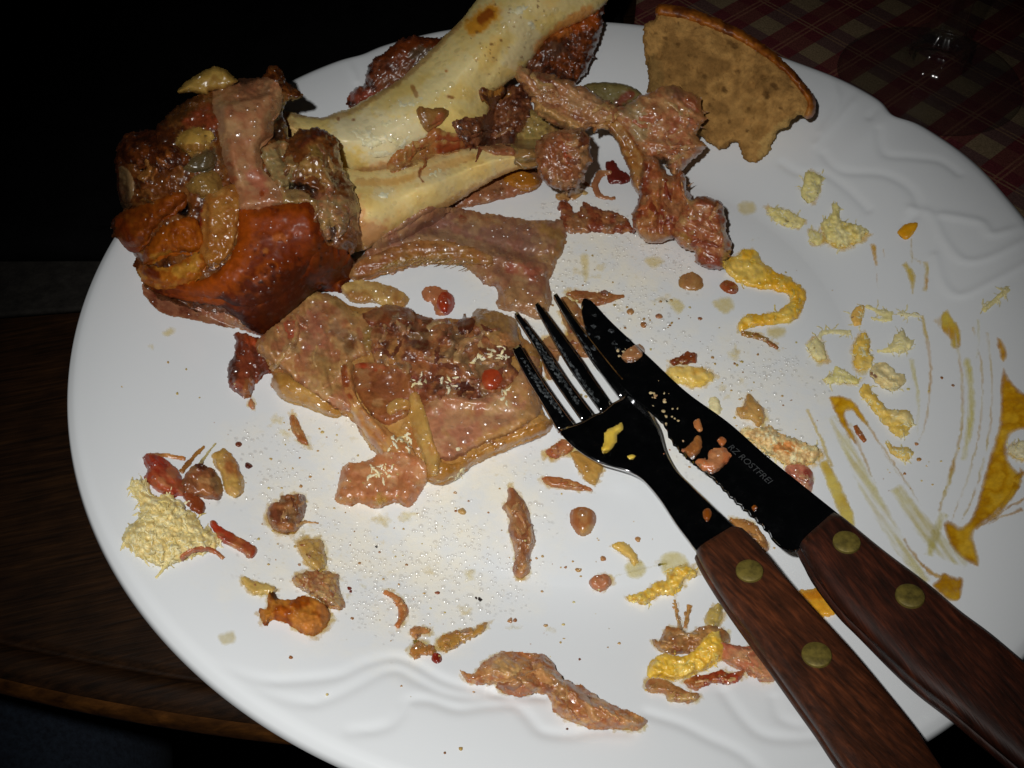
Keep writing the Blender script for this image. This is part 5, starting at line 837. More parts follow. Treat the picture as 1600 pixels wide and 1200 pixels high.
DATA += [
 ('horseradish_dab', [(1251, 301), (1255, 285), (1259, 268), (1274, 268), (1288, 280), (1282, 292), (1279, 305), (1264, 317)], MUST, 'topmost pale yellow dab at the right of the plate', dict(T=1.8, R=7, cols=[(216, 204, 140), (226, 216, 162)], rag=4, rel=1, rels=8)),
 ('horseradish_dab', [(1198, 325), (1216, 326), (1232, 329), (1257, 346), (1244, 358), (1226, 352), (1210, 345)], MUST, 'thin pale yellow dab with a dark speck', dict(T=1.2, R=6, cols=[(212, 198, 132), (220, 206, 150)], rag=4, rel=.8, rels=8, paint=[([(1230, 344)], 2.5, (60, 40, 20), .9)])),
 ('horseradish_dab', [(1283, 349), (1297, 338), (1302, 312), (1310, 322), (1314, 343), (1338, 352), (1358, 360), (1342, 376), (1316, 386), (1299, 382), (1287, 370)], MUST, 'largest spiky pale yellow dab at the upper right', dict(T=3, R=9, cols=[(220, 206, 138), (230, 220, 170), (206, 186, 110)], rag=5, rs=7, rel=1.6, rels=8)),
 ('horseradish_dab', [(1262, 360), (1272, 360), (1288, 372), (1278, 382), (1266, 376)], MUST, 'small pale dab left of the largest spiky one', dict(T=1.4, R=5, cols=[(216, 204, 146)], rag=3)),
 ('horseradish_shaving', ribbon([(1280, 532), (1284, 521), (1302, 518), (1330, 520)], [5, 7, 7, 8]), ROOT, 'bent pale shaving forming a small frame', dict(T=1.2, R=3, cols=[(232, 222, 176)], rag=1)),
 ('horseradish_dab', [(1264, 534), (1278, 528), (1286, 542), (1292, 558), (1278, 564), (1266, 552)], ROOT, 'pale chip at the left end of the bent shaving', dict(T=1.8, R=6, cols=[(222, 208, 150), (232, 222, 180)], rag=4)),
 ('horseradish_dab', [(1336, 532), (1348, 520), (1358, 528), (1360, 546), (1364, 566), (1352, 580), (1338, 576), (1334, 556)], MUST, 'mustard stained chip right of the bent shaving', dict(T=2, R=7, cols=[(216, 196, 130), (206, 166, 62)], rag=4, rel=1)),
 ('horseradish_dab', [(1286, 592), (1300, 584), (1308, 570), (1318, 578), (1336, 590), (1350, 588), (1338, 600), (1312, 598), (1296, 600)], MUST, 'yellow green smudge of horseradish above the mustard stroke', dict(T=1.4, R=6, cols=[(220, 206, 128), (226, 216, 160)], rag=4)),
 ('horseradish_shaving', [(1332, 486), (1340, 478), (1352, 478), (1348, 494), (1346, 508), (1334, 508), (1330, 498)], MUST, 'tan bead of mustard with a pale trail', dict(T=1.6, R=6, cols=[(200, 166, 96), (190, 150, 80)], rag=2)),
 ('horseradish_shaving', ribbon([(1352, 478), (1372, 486), (1390, 492), (1388, 498), (1362, 498)], [5, 8, 10, 8, 4]), ROOT, 'pale wisp right of the tan mustard bead', dict(T=1.2, R=4, cols=[(226, 214, 160)], rag=3)),
 ('horseradish_shaving', ribbon([(1408, 488), (1416, 492), (1440, 494)], [12, 6, 3]), ROOT, 'small white chip with a thread at the streaks', dict(T=1.4, R=4, cols=[(228, 220, 186)], rag=2)),
 ('horseradish_shaving', [(1370, 548), (1380, 544), (1392, 536), (1402, 520), (1412, 516), (1420, 530), (1428, 532), (1420, 546), (1408, 552), (1396, 550), (1378, 552)], ROOT, 'branching white shaving right of the centre chips', dict(T=2, R=6, cols=[(226, 216, 174), (214, 202, 150)], rag=4, rs=6, rel=.8)),
 ('horseradish_shaving', [(1358, 580), (1374, 566), (1394, 572), (1400, 582), (1414, 586), (1414, 598), (1402, 610), (1386, 608), (1364, 592)], ROOT, 'largest folded white shaving with a dark notch', dict(T=3, R=8, cols=[(232, 222, 184), (220, 200, 150)], rag=3, rs=7, rel=1.4, rels=8, paint=[([(1361, 582), (1366, 588)], 3, (100, 50, 40), .9)], strokes=[([(1372, 584), (1400, 600)], 4, 1.2)])),
 ('horseradish_shaving', [(1344, 606), (1354, 600), (1366, 614), (1380, 632), (1396, 642), (1416, 640), (1426, 650), (1424, 668), (1410, 684), (1392, 674), (1376, 656), (1358, 634), (1346, 618)], MUST, 'long mustard coated shaving trailing down right', dict(T=2.4, R=7, cols=[(228, 208, 150), (206, 172, 80), (222, 196, 120)], rag=4, rs=7, rel=1.2, rels=8)),
 ('horseradish_shaving', [(1384, 688), (1398, 700), (1420, 700), (1428, 708), (1418, 720), (1404, 716), (1390, 706)], MUST, 'lowest small yellow chip of the trailing shavings', dict(T=1.8, R=6, cols=[(222, 200, 130), (206, 166, 80)], rag=3)),
 ('bean', ribbon([(1336, 664), (1342, 676), (1352, 690)], [7, 10, 7]), MEAT, 'small brown sliver lying in the mustard stroke', dict(T=1.6, R=5, cols=[(160, 92, 50)], rag=1)),
 ('horseradish_dab', [(1576, 700), (1588, 690), (1612, 690), (1630, 706), (1604, 718), (1582, 712)], ROOT, 'white chip inside the large mustard patch at the right edge', dict(T=2, R=7, cols=[(226, 218, 190)], rag=3)),
]
# ------------------------------------------------------------------ mustard smears (thin wiped films), laid before the bits that rest on them
SMG = 'wiped mustard smears'
def film(label, outs, cols, al=.9, T=.16, name='mustard_smear', mat=FILM, **k):
    k0 = dict(T=T, R=5, rag=2.2, rs=9, rel=.05, cols=cols, alpha=al, sink=.05); k0.update(k)
    return emit(name, join([piece(o_, **k0) for o_ in outs]), mat, None, label, 'mustard smear', SMG)
MC = [(210, 170, 70), (198, 152, 36), (178, 126, 20), (204, 160, 50)]; ML = [(204, 186, 120), (196, 172, 96)]
film('big mustard patch spilling over the right edge of the picture', [[(1567, 573), (1578, 590), (1600, 612), (1650, 640), (1650, 668), (1604, 671), (1578, 682), (1576, 717), (1598, 745), (1590, 770), (1570, 790), (1548, 811), (1522, 834), (1529, 862), (1530, 886), (1515, 881), (1487, 858), (1473, 822), (1480, 812), (1492, 816), (1502, 822), (1520, 800), (1541, 727), (1560, 661), (1562, 610)], [(1556, 526), (1568, 534), (1575, 555), (1568, 568), (1560, 550)]], MC, .97, T=.45, R=7, rag=1.6)
film('streaky tail of the big mustard patch', [ribbon([(1590, 756), (1560, 800), (1524, 826)], [14, 10, 6]), ribbon([(1620, 770), (1580, 790), (1546, 816)], [8, 7, 4]), ribbon([(1600, 795), (1570, 806), (1540, 820)], [8, 6, 3]), ribbon([(1600, 735), (1584, 750)], [16, 10])], MC, .75)
film('mustard stroke starting with a dark yellow hook', [[(1294, 622), (1304, 617), (1328, 622), (1346, 640), (1358, 664), (1348, 662), (1332, 644), (1322, 646), (1326, 662), (1340, 690), (1334, 694), (1316, 668), (1302, 640)]], MC, .95, T=.3)
film('pair of long thin streaks running down from the mustard hook', [ribbon([(1328, 660), (1344, 700), (1360, 740), (1372, 760)], [9, 7, 5, 2]), ribbon([(1352, 656), (1376, 694), (1410, 744), (1440, 790)], [7, 6, 6, 3]), ribbon([(1376, 700), (1400, 735), (1424, 770)], [4, 5, 2])], ML + [(196, 150, 60)], .85, dirx=1.0)
film('broad faint wiped band crossing above the knife handle', [ribbon([(1300, 650), (1340, 730), (1376, 800), (1412, 860), (1450, 910)], [16, 26, 30, 26, 16]), ribbon([(1400, 760), (1440, 820), (1480, 862), (1512, 884)], [22, 34, 30, 14])], [(214, 208, 176), (206, 192, 140)], .32, dirx=.95)
film('mustard corner at the edge of the knife handle', [[(1455, 918), (1466, 905), (1473, 893), (1490, 900), (1507, 903), (1504, 920), (1502, 938), (1482, 938)], ribbon([(1412, 840), (1430, 870), (1452, 892), (1474, 904)], [5, 7, 9, 8])], MC, .8)
arcs = [([(1440, 492), (1450, 540), (1454, 600), (1446, 660), (1436, 690)], [7, 9, 7, 6, 4], .8), ([(1446, 408), (1448, 430), (1444, 456)], [9, 9, 6], .9), ([(1425, 372), (1424, 400), (1440, 410)], [3, 4, 6], .8),
        ([(1468, 492), (1490, 520), (1494, 545)], [30, 26, 12], .65), ([(1496, 540), (1504, 600), (1502, 670), (1486, 740), (1466, 800)], [9, 7, 7, 9, 6], .75), ([(1520, 510), (1534, 580), (1532, 660), (1514, 740), (1484, 820)], [5, 5, 5, 6, 4], .65),
        ([(1542, 520), (1550, 590), (1546, 670), (1526, 760), (1500, 820)], [6, 5, 6, 7, 4], .75), ([(1424, 560), (1434, 620), (1434, 680)], [10, 8, 5], .35), ([(1476, 800), (1460, 840), (1450, 870)], [16, 20, 14], .35), ([(1530, 500), (1526, 560)], [8, 5], .3)]
film('set of long curved wipe marks at the right of the plate', [piece_ for piece_ in [ribbon(p, w_) for p, w_, a_ in arcs if a_ > .6]], ML + [(192, 150, 56)], .8, dirx=1.45)
film('faint curved wipe marks between the stronger ones', [ribbon(p, w_) for p, w_, a_ in arcs if a_ <= .6] + [ribbon([(1510, 560), (1518, 640), (1506, 720)], [14, 16, 10])], [(212, 204, 160)], .45, dirx=1.45)
film('short dark mustard smear below the spiky pale dab', [ribbon([(1363, 380), (1366, 395), (1370, 416)], [9, 10, 4]), ribbon([(1380, 388), (1382, 404)], [4, 3]), ribbon([(1366, 412), (1372, 450)], [3, 2])], MC, .75)
film('thin mustard trail under the glossy drop', [ribbon([(1424, 372), (1426, 390), (1424, 410)], [3, 3, 4]), ribbon([(1412, 410), (1424, 430), (1426, 460)], [10, 14, 4])], ML, .6)
film('yellow streaks between the whitish heap and the knife handle', [ribbon([(1286, 720), (1304, 760), (1322, 800), (1332, 830)], [16, 24, 24, 10]), ribbon([(1262, 640), (1284, 690), (1300, 730)], [6, 8, 8])], [(222, 206, 150), (206, 176, 90)], .7)
film('yellow stain around the mash pile near the fork', [ribbon([(960, 900), (1000, 890), (1040, 880)], [4, 5, 3]), [(975, 880), (1000, 872), (1012, 892), (996, 906), (978, 900)], [(1030, 868), (1060, 860), (1080, 880), (1066, 900), (1036, 900)]], [(226, 212, 150)], .28)
film('pale yellow stain near the mustard curl', [[(1110, 470), (1140, 462), (1150, 480), (1130, 492)], [(1040, 470), (1060, 465), (1072, 480), (1058, 492)], [(1196, 512), (1226, 510), (1228, 526), (1204, 530)]], [(222, 204, 150)], .28)
film('faint tan stains left of the hanging meat foot', [[(905, 400), (922, 398), (920, 440), (912, 442)], [(1005, 402), (1030, 398), (1040, 412), (1016, 420)], [(1150, 318), (1176, 312), (1184, 330), (1160, 338)], [(250, 520), (268, 508), (276, 518), (262, 528)], [(228, 540), (240, 536), (240, 548)], [(340, 990), (368, 985), (366, 1006), (346, 1008)]], [(216, 198, 150)], .24)['kind'] = 'stuff'
stn = []
for nm, ol, mt, lb, kw in DATA:
    if nm not in ('meat_scrap', 'fat_scrap', 'skin_scrap', 'mustard_mash', 'mustard_curl', 'mustard_dab', 'horseradish_dab'): continue
    a_ = np.asarray(ol, float); c_ = (a_.min(0) + a_.max(0)) / 2; sz = (a_.max(0) - a_.min(0)).mean() / 2
    stn.append(piece(c_ + (a_ - c_) * (1 + rng.uniform(3, 7) / sz) + rng.uniform(-3, 3, 2), T=.09, R=7, rag=6, rs=8, rel=.02, cols=[(220, 190, 126), (212, 176, 108), (224, 204, 150)], alpha=.42, sink=.03))
for x, y, w_, h_ in [(470, 700, 60, 40), (610, 820, 70, 40), (700, 905, 60, 36), (560, 905, 40, 26), (930, 430, 50, 24), (1010, 470, 50, 22), (1150, 560, 40, 40), (1120, 620, 30, 30), (1230, 700, 40, 36), (1190, 360, 30, 14), (480, 850, 34, 40), (1050, 880, 40, 24), (820, 985, 50, 20), (1180, 900, 30, 26), (690, 1000, 60, 14)]:
    for _ in range(3):
        cx, cy = x + rng.normal(0, w_ * .5), y + rng.normal(0, h_ * .5); aa = np.linspace(0, 2 * math.pi, 8)[:-1]; r_ = rng.uniform(.35, .75, 7)
        stn.append(piece(np.stack([cx + w_ * .45 * r_ * np.cos(aa), cy + h_ * .5 * r_ * np.sin(aa)], 1), T=.07, R=9, rag=8, rs=11, rel=.02, cols=[(230, 208, 150), (222, 196, 132), (232, 218, 176)], alpha=.24, sink=.02))
emit('grease_stains', join(stn), FILM, None, 'pale brown grease stains and juice around the scraps on the plate', 'grease', kind='stuff')
for nm, ol, mt, lb, kw in DATA:
    if nm.startswith('horseradish'): mt = ROOT
    cat = {'meat_scrap': 'meat scrap', 'skin_scrap': 'skin scrap', 'fat_scrap': 'fat scrap', 'bean': 'bean', 'red_berry': 'berry', 'bread_scrap': 'bread crumb', 'mustard_mash': 'mustard', 'mustard_dab': 'mustard', 'mustard_curl': 'mustard', 'mustard_drop': 'mustard', 'mustard_blob': 'mustard', 'horseradish_shaving': 'horseradish', 'horseradish_dab': 'horseradish'}[nm]
    gp = SG if nm == 'meat_scrap' else {'fat_scrap': 'bits of fat on the plate', 'bean': 'beans on the plate', 'horseradish_shaving': 'horseradish shavings at the right of the plate', 'horseradish_dab': 'horseradish dabs at the right of the plate', 'mustard_mash': 'mustard on the plate', 'mustard_dab': 'mustard on the plate'}.get(nm)
    a_ = np.asarray(ol, float); lo_, hi_ = a_.min(0), a_.max(0); sz = (hi_ - lo_).mean(); ex = []
    body = piece(ol, **kw)
    if nm.startswith('horseradish') and sz > 16 or nm in ('mustard_mash', 'mustard_curl') or (nm == 'fat_scrap' and mt is ROOT):
        nn = int(np.clip(sz * .55, 6, 34)); big = lo_ + (a_ - lo_)
        ex = shreds(nn, (lo_[0] - 2, hi_[0] + 2), (lo_[1] - 2, hi_[1] + 2), 6, 16, 2, 3.6, [(236, 226, 184), (226, 212, 160), (240, 232, 200)] if mt is ROOT else [(236, 214, 140), (226, 196, 100), (238, 224, 170)], T=.6, inside_=a_)
    elif nm == 'meat_scrap' and sz > 26:
        ex = strips(int(np.clip(sz * .16, 3, 12)), (lo_[0], hi_[0]), (lo_[1], hi_[1]), [kw['cols'][0], kw['cols'][-1], (206, 160, 126), (150, 92, 68)], ls=(sz * .18, sz * .5), ws=(3, max(5, sz * .12)), T=.9, poly=a_, ang=math.atan2(*np.linalg.svd(a_ - a_.mean(0), full_matrices=False)[2][0][::-1]), contain=True)
    emit(nm, join([body] + ex), mt, None, lb, cat, gp)

# white shavings lying on the heap of meat
def shave_cluster(x, y, r, n, label, lmax=None):
    emit('horseradish_shaving', join(shreds(n, (x - r, x + r), (y - r * .8, y + r * .8), 8, lmax or r * 1.2, 2.5, 5.5, [(234, 222, 190), (222, 204, 160), (240, 232, 210)], T=.9)), ROOT, None, label, 'horseradish', 'white shavings on the heap of meat')
shave_cluster(624, 690, 15, 16, 'tuft of white shavings at the foot of the fat stalk')
shave_cluster(596, 738, 16, 15, 'spidery white shaving on the lower tongue of meat', 24)
shave_cluster(655, 596, 10, 8, 'white shaving on the dark muscle left of the heap centre')
shave_cluster(702, 598, 12, 9, 'white shaving below the heap centre')
shave_cluster(778, 552, 14, 11, 'star shaped white shaving beside the outer fork tine')
shave_cluster(750, 560, 9, 7, 'short white shaving left of the star shaped one')
shave_cluster(790, 618, 11, 8, 'white flakes below the red berry on the heap')
shave_cluster(715, 738, 10, 7, 'white flakes at the bottom edge of the right rind slab')
shave_cluster(716, 700, 5, 2, 'single short white flake on the rind edge')

# ------------------------------------------------------------------ tiny crumbs, beads of grease
cr = []
def speck(x, y, r, c_, T=.6):
    a0 = rng.uniform(0, 6.28); o_ = [(x + r * rng.uniform(.6, 1.2) * math.cos(a0 + a), y + r * rng.uniform(.5, 1.0) * math.sin(a0 + a)) for a in np.linspace(0, 2 * math.pi, 6)[:-1]]
    return piece(o_, T=T, R=max(r, 1), rag=.5, rs=3, rel=.1, bl=1, step=1, cols=[c_], sink=.1)
SC = [(196, 150, 100), (206, 176, 126), (170, 116, 74), (216, 196, 144), (206, 170, 116), (226, 212, 160), (210, 186, 130)]
for (cx, cy, sx_, sy_, n) in [(480, 720, 90, 60, 40), (650, 830, 110, 70, 55), (640, 960, 90, 40, 25), (900, 880, 80, 60, 30), (960, 440, 100, 50, 35), (1180, 620, 80, 90, 35), (1230, 470, 60, 60, 12), (440, 860, 60, 50, 22), (1400, 700, 60, 90, 22), (900, 1000, 90, 40, 12), (700, 1090, 200, 30, 8), (1130, 560, 60, 40, 20), (330, 600, 80, 40, 8), (1020, 500, 36, 24, 22), (1190, 860, 40, 30, 8)]:
    for _ in range(int(n * .8)): cr.append(speck(rng.normal(cx, sx_ * .75), rng.normal(cy, sy_ * .75), rng.uniform(.9, 1.8) ** 2, SC[rng.randint(len(SC))], T=rng.uniform(.3, .8)))
for x, y, r, c_ in [(750, 936, 4, (30, 18, 14)), (744, 934, 3, (50, 26, 18)), (588, 854, 2.5, (24, 16, 14)), (546, 919, 4, (120, 30, 20)), (548, 924, 3, (110, 30, 20)), (388, 728, 7, (84, 30, 24)), (373, 694, 5, (120, 60, 40)), (906, 1030, 3, (120, 60, 40)), (886, 1139, 2.4, (70, 40, 30)), (852, 977, 4, (190, 150, 100)), (797, 970, 6, (186, 130, 84)), (805, 969, 4, (170, 110, 70)), (684, 926, 5, (150, 80, 56)), (942, 872, 6, (190, 136, 92)), (904, 890, 5, (200, 160, 112)), (996, 842, 6, (190, 136, 88)), (722, 800, 7, (206, 170, 120)), (712, 798, 3, (170, 110, 70)), (720, 1170, 5, (190, 160, 100)), (695, 1176, 3, (130, 80, 50)), (455, 1027, 4, (160, 104, 60)), (948, 20, 3, (120, 80, 50)), (1472, 590, 3, (150, 100, 60)), (1489, 602, 3, (150, 100, 60)), (1432, 694, 4, (170, 120, 80)), (1436, 718, 5, (176, 130, 80)), (985, 487, 7, (200, 150, 106)), (1006, 508, 6, (196, 140, 90)), (1030, 494, 7, (190, 120, 84)), (1094, 498, 4, (170, 110, 80)), (968, 1005, 3, (200, 160, 110)), (470, 760, 4, (206, 160, 110)), (366, 600, 3, (200, 170, 120)), (914, 302, 5, (206, 176, 130)), (690, 16, 6, (120, 78, 60))]:
    if y > 24: cr.append(speck(x, y, r, c_, T=1.0))
emit('food_crumbs', join(cr), MEAT, None, 'scattered tiny crumbs and flecks of meat across the whole plate', 'crumbs', kind='stuff')
# ------------------------------------------------------------------ cutlery
RB = math.atan2(*(at(1560, 1130, .035)[:2] - at(1300, 830, .022)[:2])[::-1])
WOODK = wood_mat('knife_handle_wood', (.012, .004, .0018), (.032, .008, .0035), (.080, .019, .007), RB, 1.0, .5, .18)
RB2 = math.atan2(*(at(1400, 1120, .03)[:2] - at(1130, 850, .018)[:2])[::-1])
WOODF = wood_mat('fork_handle_wood', (.020, .006, .002), (.052, .014, .0045), (.115, .030, .009), RB2, 1.0, .5, .18)
def sproj(px, py, A, B):
    A = np.array(A, float); B = np.array(B, float); v = B - A; L = np.hypot(*v)
    return ((np.asarray(px) - A[0]) * v[0] + (np.asarray(py) - A[1]) * v[1]) / L
def bufpoly(P, zf):
    P = np.asarray(P, float)
    x0, y0 = np.floor(P.min(0)).astype(int) - 1; x1, y1 = np.ceil(P.max(0)).astype(int) + 1
    x1 = min(x1, BX0 + BW - 1); y1 = min(y1, BY0 + BH - 1)
    X, Y = np.meshgrid(np.arange(x0, x1), np.arange(y0, y1)); m_ = inside(X.astype(float), Y.astype(float), P)
    xs, ys = X[m_], Y[m_]; tt = (zf(xs, ys) - CZ) / raydir(xs, ys)[:, 2]
    np.minimum.at(BUF, (ys - BY0, xs - BX0), tt)
def resamp(P, n):
    P = catmull(P, 6, False); d = np.r_[0, np.cumsum(np.hypot(*np.diff(P, axis=0).T))]; u = np.linspace(0, d[-1], n)
    return np.stack([np.interp(u, d, P[:, 0]), np.interp(u, d, P[:, 1])], 1)
def loft(rows, closed_ends=True):
    """rows: list of rings (k x 3)"""
    k = len(rows[0]); V = np.vstack(rows); Fs = []
    for i in range(len(rows) - 1):
        for j in range(k):
            a = i * k + j; b_ = i * k + (j + 1) % k; Fs.append((a, b_, b_ + k, a + k))
    if closed_ends: Fs.append(tuple(range(k - 1, -1, -1))); Fs.append(tuple((len(rows) - 1) * k + j for j in range(k)))
    return V, Fs
UP = np.array([0, 0, 1.0])
def handle(root, Lp, Rp, ztop, th, mat, n=60, endround=True):
    """two wooden scales on a steel tang; Lp, Rp outline in view at the height of the upper face"""
    L_ = resamp(Lp, n); R_ = resamp(Rp, n); L3 = at(L_[:, 0], L_[:, 1], ztop(L_[:, 0], L_[:, 1]) - .0018); R3 = at(R_[:, 0], R_[:, 1], ztop(R_[:, 0], R_[:, 1]) - .0018)
    C_ = (L3 + R3) / 2; Wv = (R3 - L3) / 2
    zt = ztop((L_[:, 0] + R_[:, 0]) / 2, (L_[:, 1] + R_[:, 1]) / 2)
    if endround:
        s = np.linspace(0, 1, n); e_ = np.clip((s - .93) / .07, 0, 1); Wv = Wv * np.sqrt(1 - .92 * e_ ** 2)[:, None]
    for nm, sgn, z0 in (('wood_scale', 1, 0), ('wood_scale', -1, 0)):
        rows = []
        sec = [(-.93, 0.0), (-1.0, .12), (-1.0, .50), (-.95, .72), (-.84, .90), (-.66, .985), (-.3, 1.0), (.3, 1.0), (.66, .985), (.84, .90), (.95, .72), (1.0, .50), (1.0, .12), (.93, 0.0)]
        for i in range(n):
            k_ = 1.0 if i > 0 else .985
            hh = th * (1 if i > 0 else .93)
            zm = zt[i] - th - .0008
            r_ = []
            for a, b_ in sec:
                p = C_[i] + Wv[i] * a * k_; p = np.array([p[0], p[1], zm + sgn * (.00025 + b_ * hh)]); r_.append(p)
            rows.append(np.array(r_ if sgn > 0 else r_[::-1]))
        V, Fs = loft(rows); o = mk(nm, V, Fs, mat, root); 
    rows = []
    for i in range(n):
        zm = zt[i] - th - .0008
        rows.append(np.array([[*(C_[i] + Wv[i] * a)[:2], zm + b_] for a, b_ in ((-.93, -.00023), (-.93, .00023), (.93, .00023), (.93, -.00023))]))
    V, Fs = loft(rows); mk('tang', V, Fs, STEEL, root, smooth=False)
    bufpoly(np.vstack([L_, R_[::-1]]), ztop)
def rivet(root, px, py, ztop, r=.0033, tiltdir=None):
    c_ = at(px, py, float(ztop(px, py)) + .0002); V = []; Fs = []
    eps = 4.0; gx = at(px + eps, py, ztop(px + eps, py)) - at(px - eps, py, ztop(px - eps, py)); gy = at(px, py + eps, ztop(px, py + eps)) - at(px, py - eps, ztop(px, py - eps))
    nn_ = np.cross(gy, gx); nn_ /= np.linalg.norm(nn_); nn_ = nn_ if nn_[2] > 0 else -nn_
    u_ = np.cross(nn_, [0, 1, 0]); u_ /= np.linalg.norm(u_); v_ = np.cross(nn_, u_); k = 36
    for rr_, dz in ((r * 1.0, -.004), (r, -.00002), (r * .95, .00012), (r * .5, .0002), (.00001, .00022)):
        for j in range(k):
            a = 2 * math.pi * j / k; V.append(c_ + (u_ * math.cos(a) + v_ * math.sin(a)) * rr_ + nn_ * dz)
    for i in range(4):
        for j in range(k): Fs.append((i * k + j, i * k + (j + 1) % k, (i + 1) * k + (j + 1) % k, (i + 1) * k + j))
    Fs.append(tuple(range(k - 1, -1, -1))); mk('rivet', V, Fs, BRASS, root)
# knife
KA, KB = (909, 470), (1560, 1130)
def zkb(px, py): return .0084 + .0235 * sproj(px, py, KA, KB) / 860.0
def zkh(px, py): return zkb(px, py) + .0050
knife = empty('knife', tuple(at(1260, 800, .02)), 'steak knife with serrated steel blade and riveted brown wooden handle', 'knife')
NB = 150
spine = resamp([(912, 466), (924, 470), (955, 503), (1013, 557), (1072, 612), (1138, 660), (1197, 712), (1259, 762), (1314, 806)], NB)
edge = resamp([(908, 474), (911, 500), (930, 550), (975, 608), (1030, 655), (1047, 688), (1072, 716), (1113, 749), (1142, 779), (1180, 813), (1200, 834), (1216, 851), (1232, 860), (1246, 859), (1258, 850)], NB)
ew = edge.copy()
tdir = edge - spine; tdir /= np.linalg.norm(tdir, axis=1)[:, None]
for i in range(NB):
    x, y = edge[i]
    if 1034 < x < 1205:
        s = sproj(x, y, (1030, 653), (1205, 838)); ph = (s % 15.0) / 15.0; ew[i] = edge[i] - tdir[i] * (3.6 * (1 - abs(2 * ph - 1)) ** .7)
rows = []
for i in range(NB):
    a, b_ = spine[i], ew[i]
    pts_ = []
    for f, dz in ((0, 0), (.06, .0001), (.72, .0001), (.985, -.0003), (1.0, -.00055)):
        p = a + (b_ - a) * f; pts_.append(at(p[0], p[1], float(zkb(p[0], p[1])) + dz))
    low = []
    for f, dz in ((1.0, -.0007), (.72, -.0012), (.03, -.0013), (0, -.0012)):
        p = a + (b_ - a) * f; q_ = at(p[0], p[1], float(zkb(p[0], p[1]))); q_ = q_ + [0, 0, dz]; low.append(q_)
    rows.append(np.array(pts_ + low))
V, Fs = loft(rows); mk('blade', V, Fs, STEEL, knife, smooth=False)
bufpoly(np.vstack([spine, edge[::-1]]), zkb)
handle(knife, [(1252, 846), (1264, 868), (1279, 896), (1317, 946), (1350, 979), (1404, 1033), (1446, 1071), (1500, 1112), (1550, 1154), (1596, 1192), (1700, 1280), (1800, 1372)],
       [(1305, 799), (1318, 806), (1383, 858), (1450, 908), (1500, 950), (1550, 987), (1600, 1029), (1700, 1112), (1800, 1206), (1886, 1290)], zkh, .0043, WOODK)
for x, y in ((1323, 846), (1422, 930), (1690, 1180)): rivet(knife, x, y, zkh)
# stamped mark on the blade
fc = bpy.data.curves.new('mark', 'FONT'); fc.body = 'RZ ROSTFREI'; fc.size = .0024; fc.extrude = .00001; fc.space_character = 1.02; fc.offset = -.00003
fo = bpy.data.objects.new('mark', fc); COL.objects.link(fo)
bpy.context.view_layer.update()
dg = bpy.context.evaluated_depsgraph_get(); tm = bpy.data.meshes.new_from_object(fo.evaluated_get(dg)); bpy.data.objects.remove(fo)
tm.materials.clear(); tm.materials.append(engr_mat())
p0 = at(1136, 699, float(zkb(1136, 699)) + .00016); p1 = at(1199, 755, float(zkb(1199, 755)) + .00016); ux = p1 - p0; Lm = np.linalg.norm(ux); ux /= Lm
eps = 5; gx = at(1170 + eps, 720, zkb(1175, 720)) - at(1170 - eps, 720, zkb(1165, 720)); gy = at(1170, 725, zkb(1170, 725)) - at(1170, 715, zkb(1170, 715))
nz_ = np.cross(gy, gx); nz_ /= np.linalg.norm(nz_); nz_ = nz_ if nz_[2] > 0 else -nz_
uy = np.cross(nz_, ux); 
xs = [v.co.x for v in tm.vertices]; sc_ = Lm / (max(xs) - min(xs))
mo = bpy.data.objects.new('stamped_mark', tm); COL.objects.link(mo)
Mx = Matrix((Vector(ux) * sc_, Vector(uy) * sc_, Vector(nz_))).transposed().to_4x4(); Mx.translation = Vector(p0 - np.array(knife['_loc'])); mo.parent = knife; mo.matrix_local = Mx
# fork
FA, FB = (840, 490), (1400, 1120)
def zf(px, py):
    s = sproj(px, py, FA, FB)
    return np.interp(s, [-40, 0, 60, 120, 200, 250, 300, 350, 430, 480, 860, 1300], [.0215, .0192, .0150, .0125, .0106, .0108, .0124, .0148, .0190, .0206, .0340, .0500])
def zfc(px, py):
    """head of the fork: a little hollow across"""
    s = sproj(px, py, FA, FB); nx, ny = -(FB[1] - FA[1]), FB[0] - FA[0]; L_ = math.hypot(nx, ny)
    wv = ((np.asarray(px) - 905) * nx + (np.asarray(py) - 563) * ny) / L_
    return zf(px, py) + .0022 * np.clip(np.abs(wv) / 62, 0, 1.2) ** 2 * np.interp(s, [0, 60, 230, 330], [.25, .6, 1, 0])
def zfh(px, py): return zf(px, py) + .0047
fork = empty('fork', tuple(at(1100, 800, .015)), 'four-tined steel fork with riveted brown wooden handle lying over the knife tip', 'fork')
WROW = [(901, 699), (905, 662), (911, 657), (931, 645.5), (940, 645), (957, 628), (970, 622), (1013, 637)]
# palm: rings from the slot roots to the handle
left = resamp([(872, 672), (885, 688), (905, 705), (934, 722), (962, 730), (985, 737), (1005, 749), (1030, 778), (1055, 816), (1075, 843), (1094, 868)], 46)
right = resamp([(990, 606), (1003, 622), (1015, 640), (1024, 656), (1032, 672), (1040, 703), (1055, 732), (1074, 752), (1097, 774), (1124, 800), (1152, 826)], 46)
def cross(a, b_, n=12):
    return np.array([a + (b_ - a) * k / (n - 1) for k in range(n)])
roots = [(872, 672), (899, 662), (911, 657.5), (929, 647), (941, 644), (956, 630), (971, 623), (990, 606)]
def slab(rowspx, zfun, th=.0016):
    """rowspx: rows of px points (same count). closed solid of thickness th below the surface"""
    R_ = len(rowspx); k = len(rowspx[0]); top = np.array([[at(p[0], p[1], float(zfun(p[0], p[1]))) for p in r] for r in rowspx])
    bot = top - [0, 0, th]
    ctr = top.mean(1, keepdims=True); bot = bot + (ctr - top) * [.05, .05, 0]
    rows = [np.vstack([top[i], bot[i][::-1]]) for i in range(R_)]
    return loft(rows)
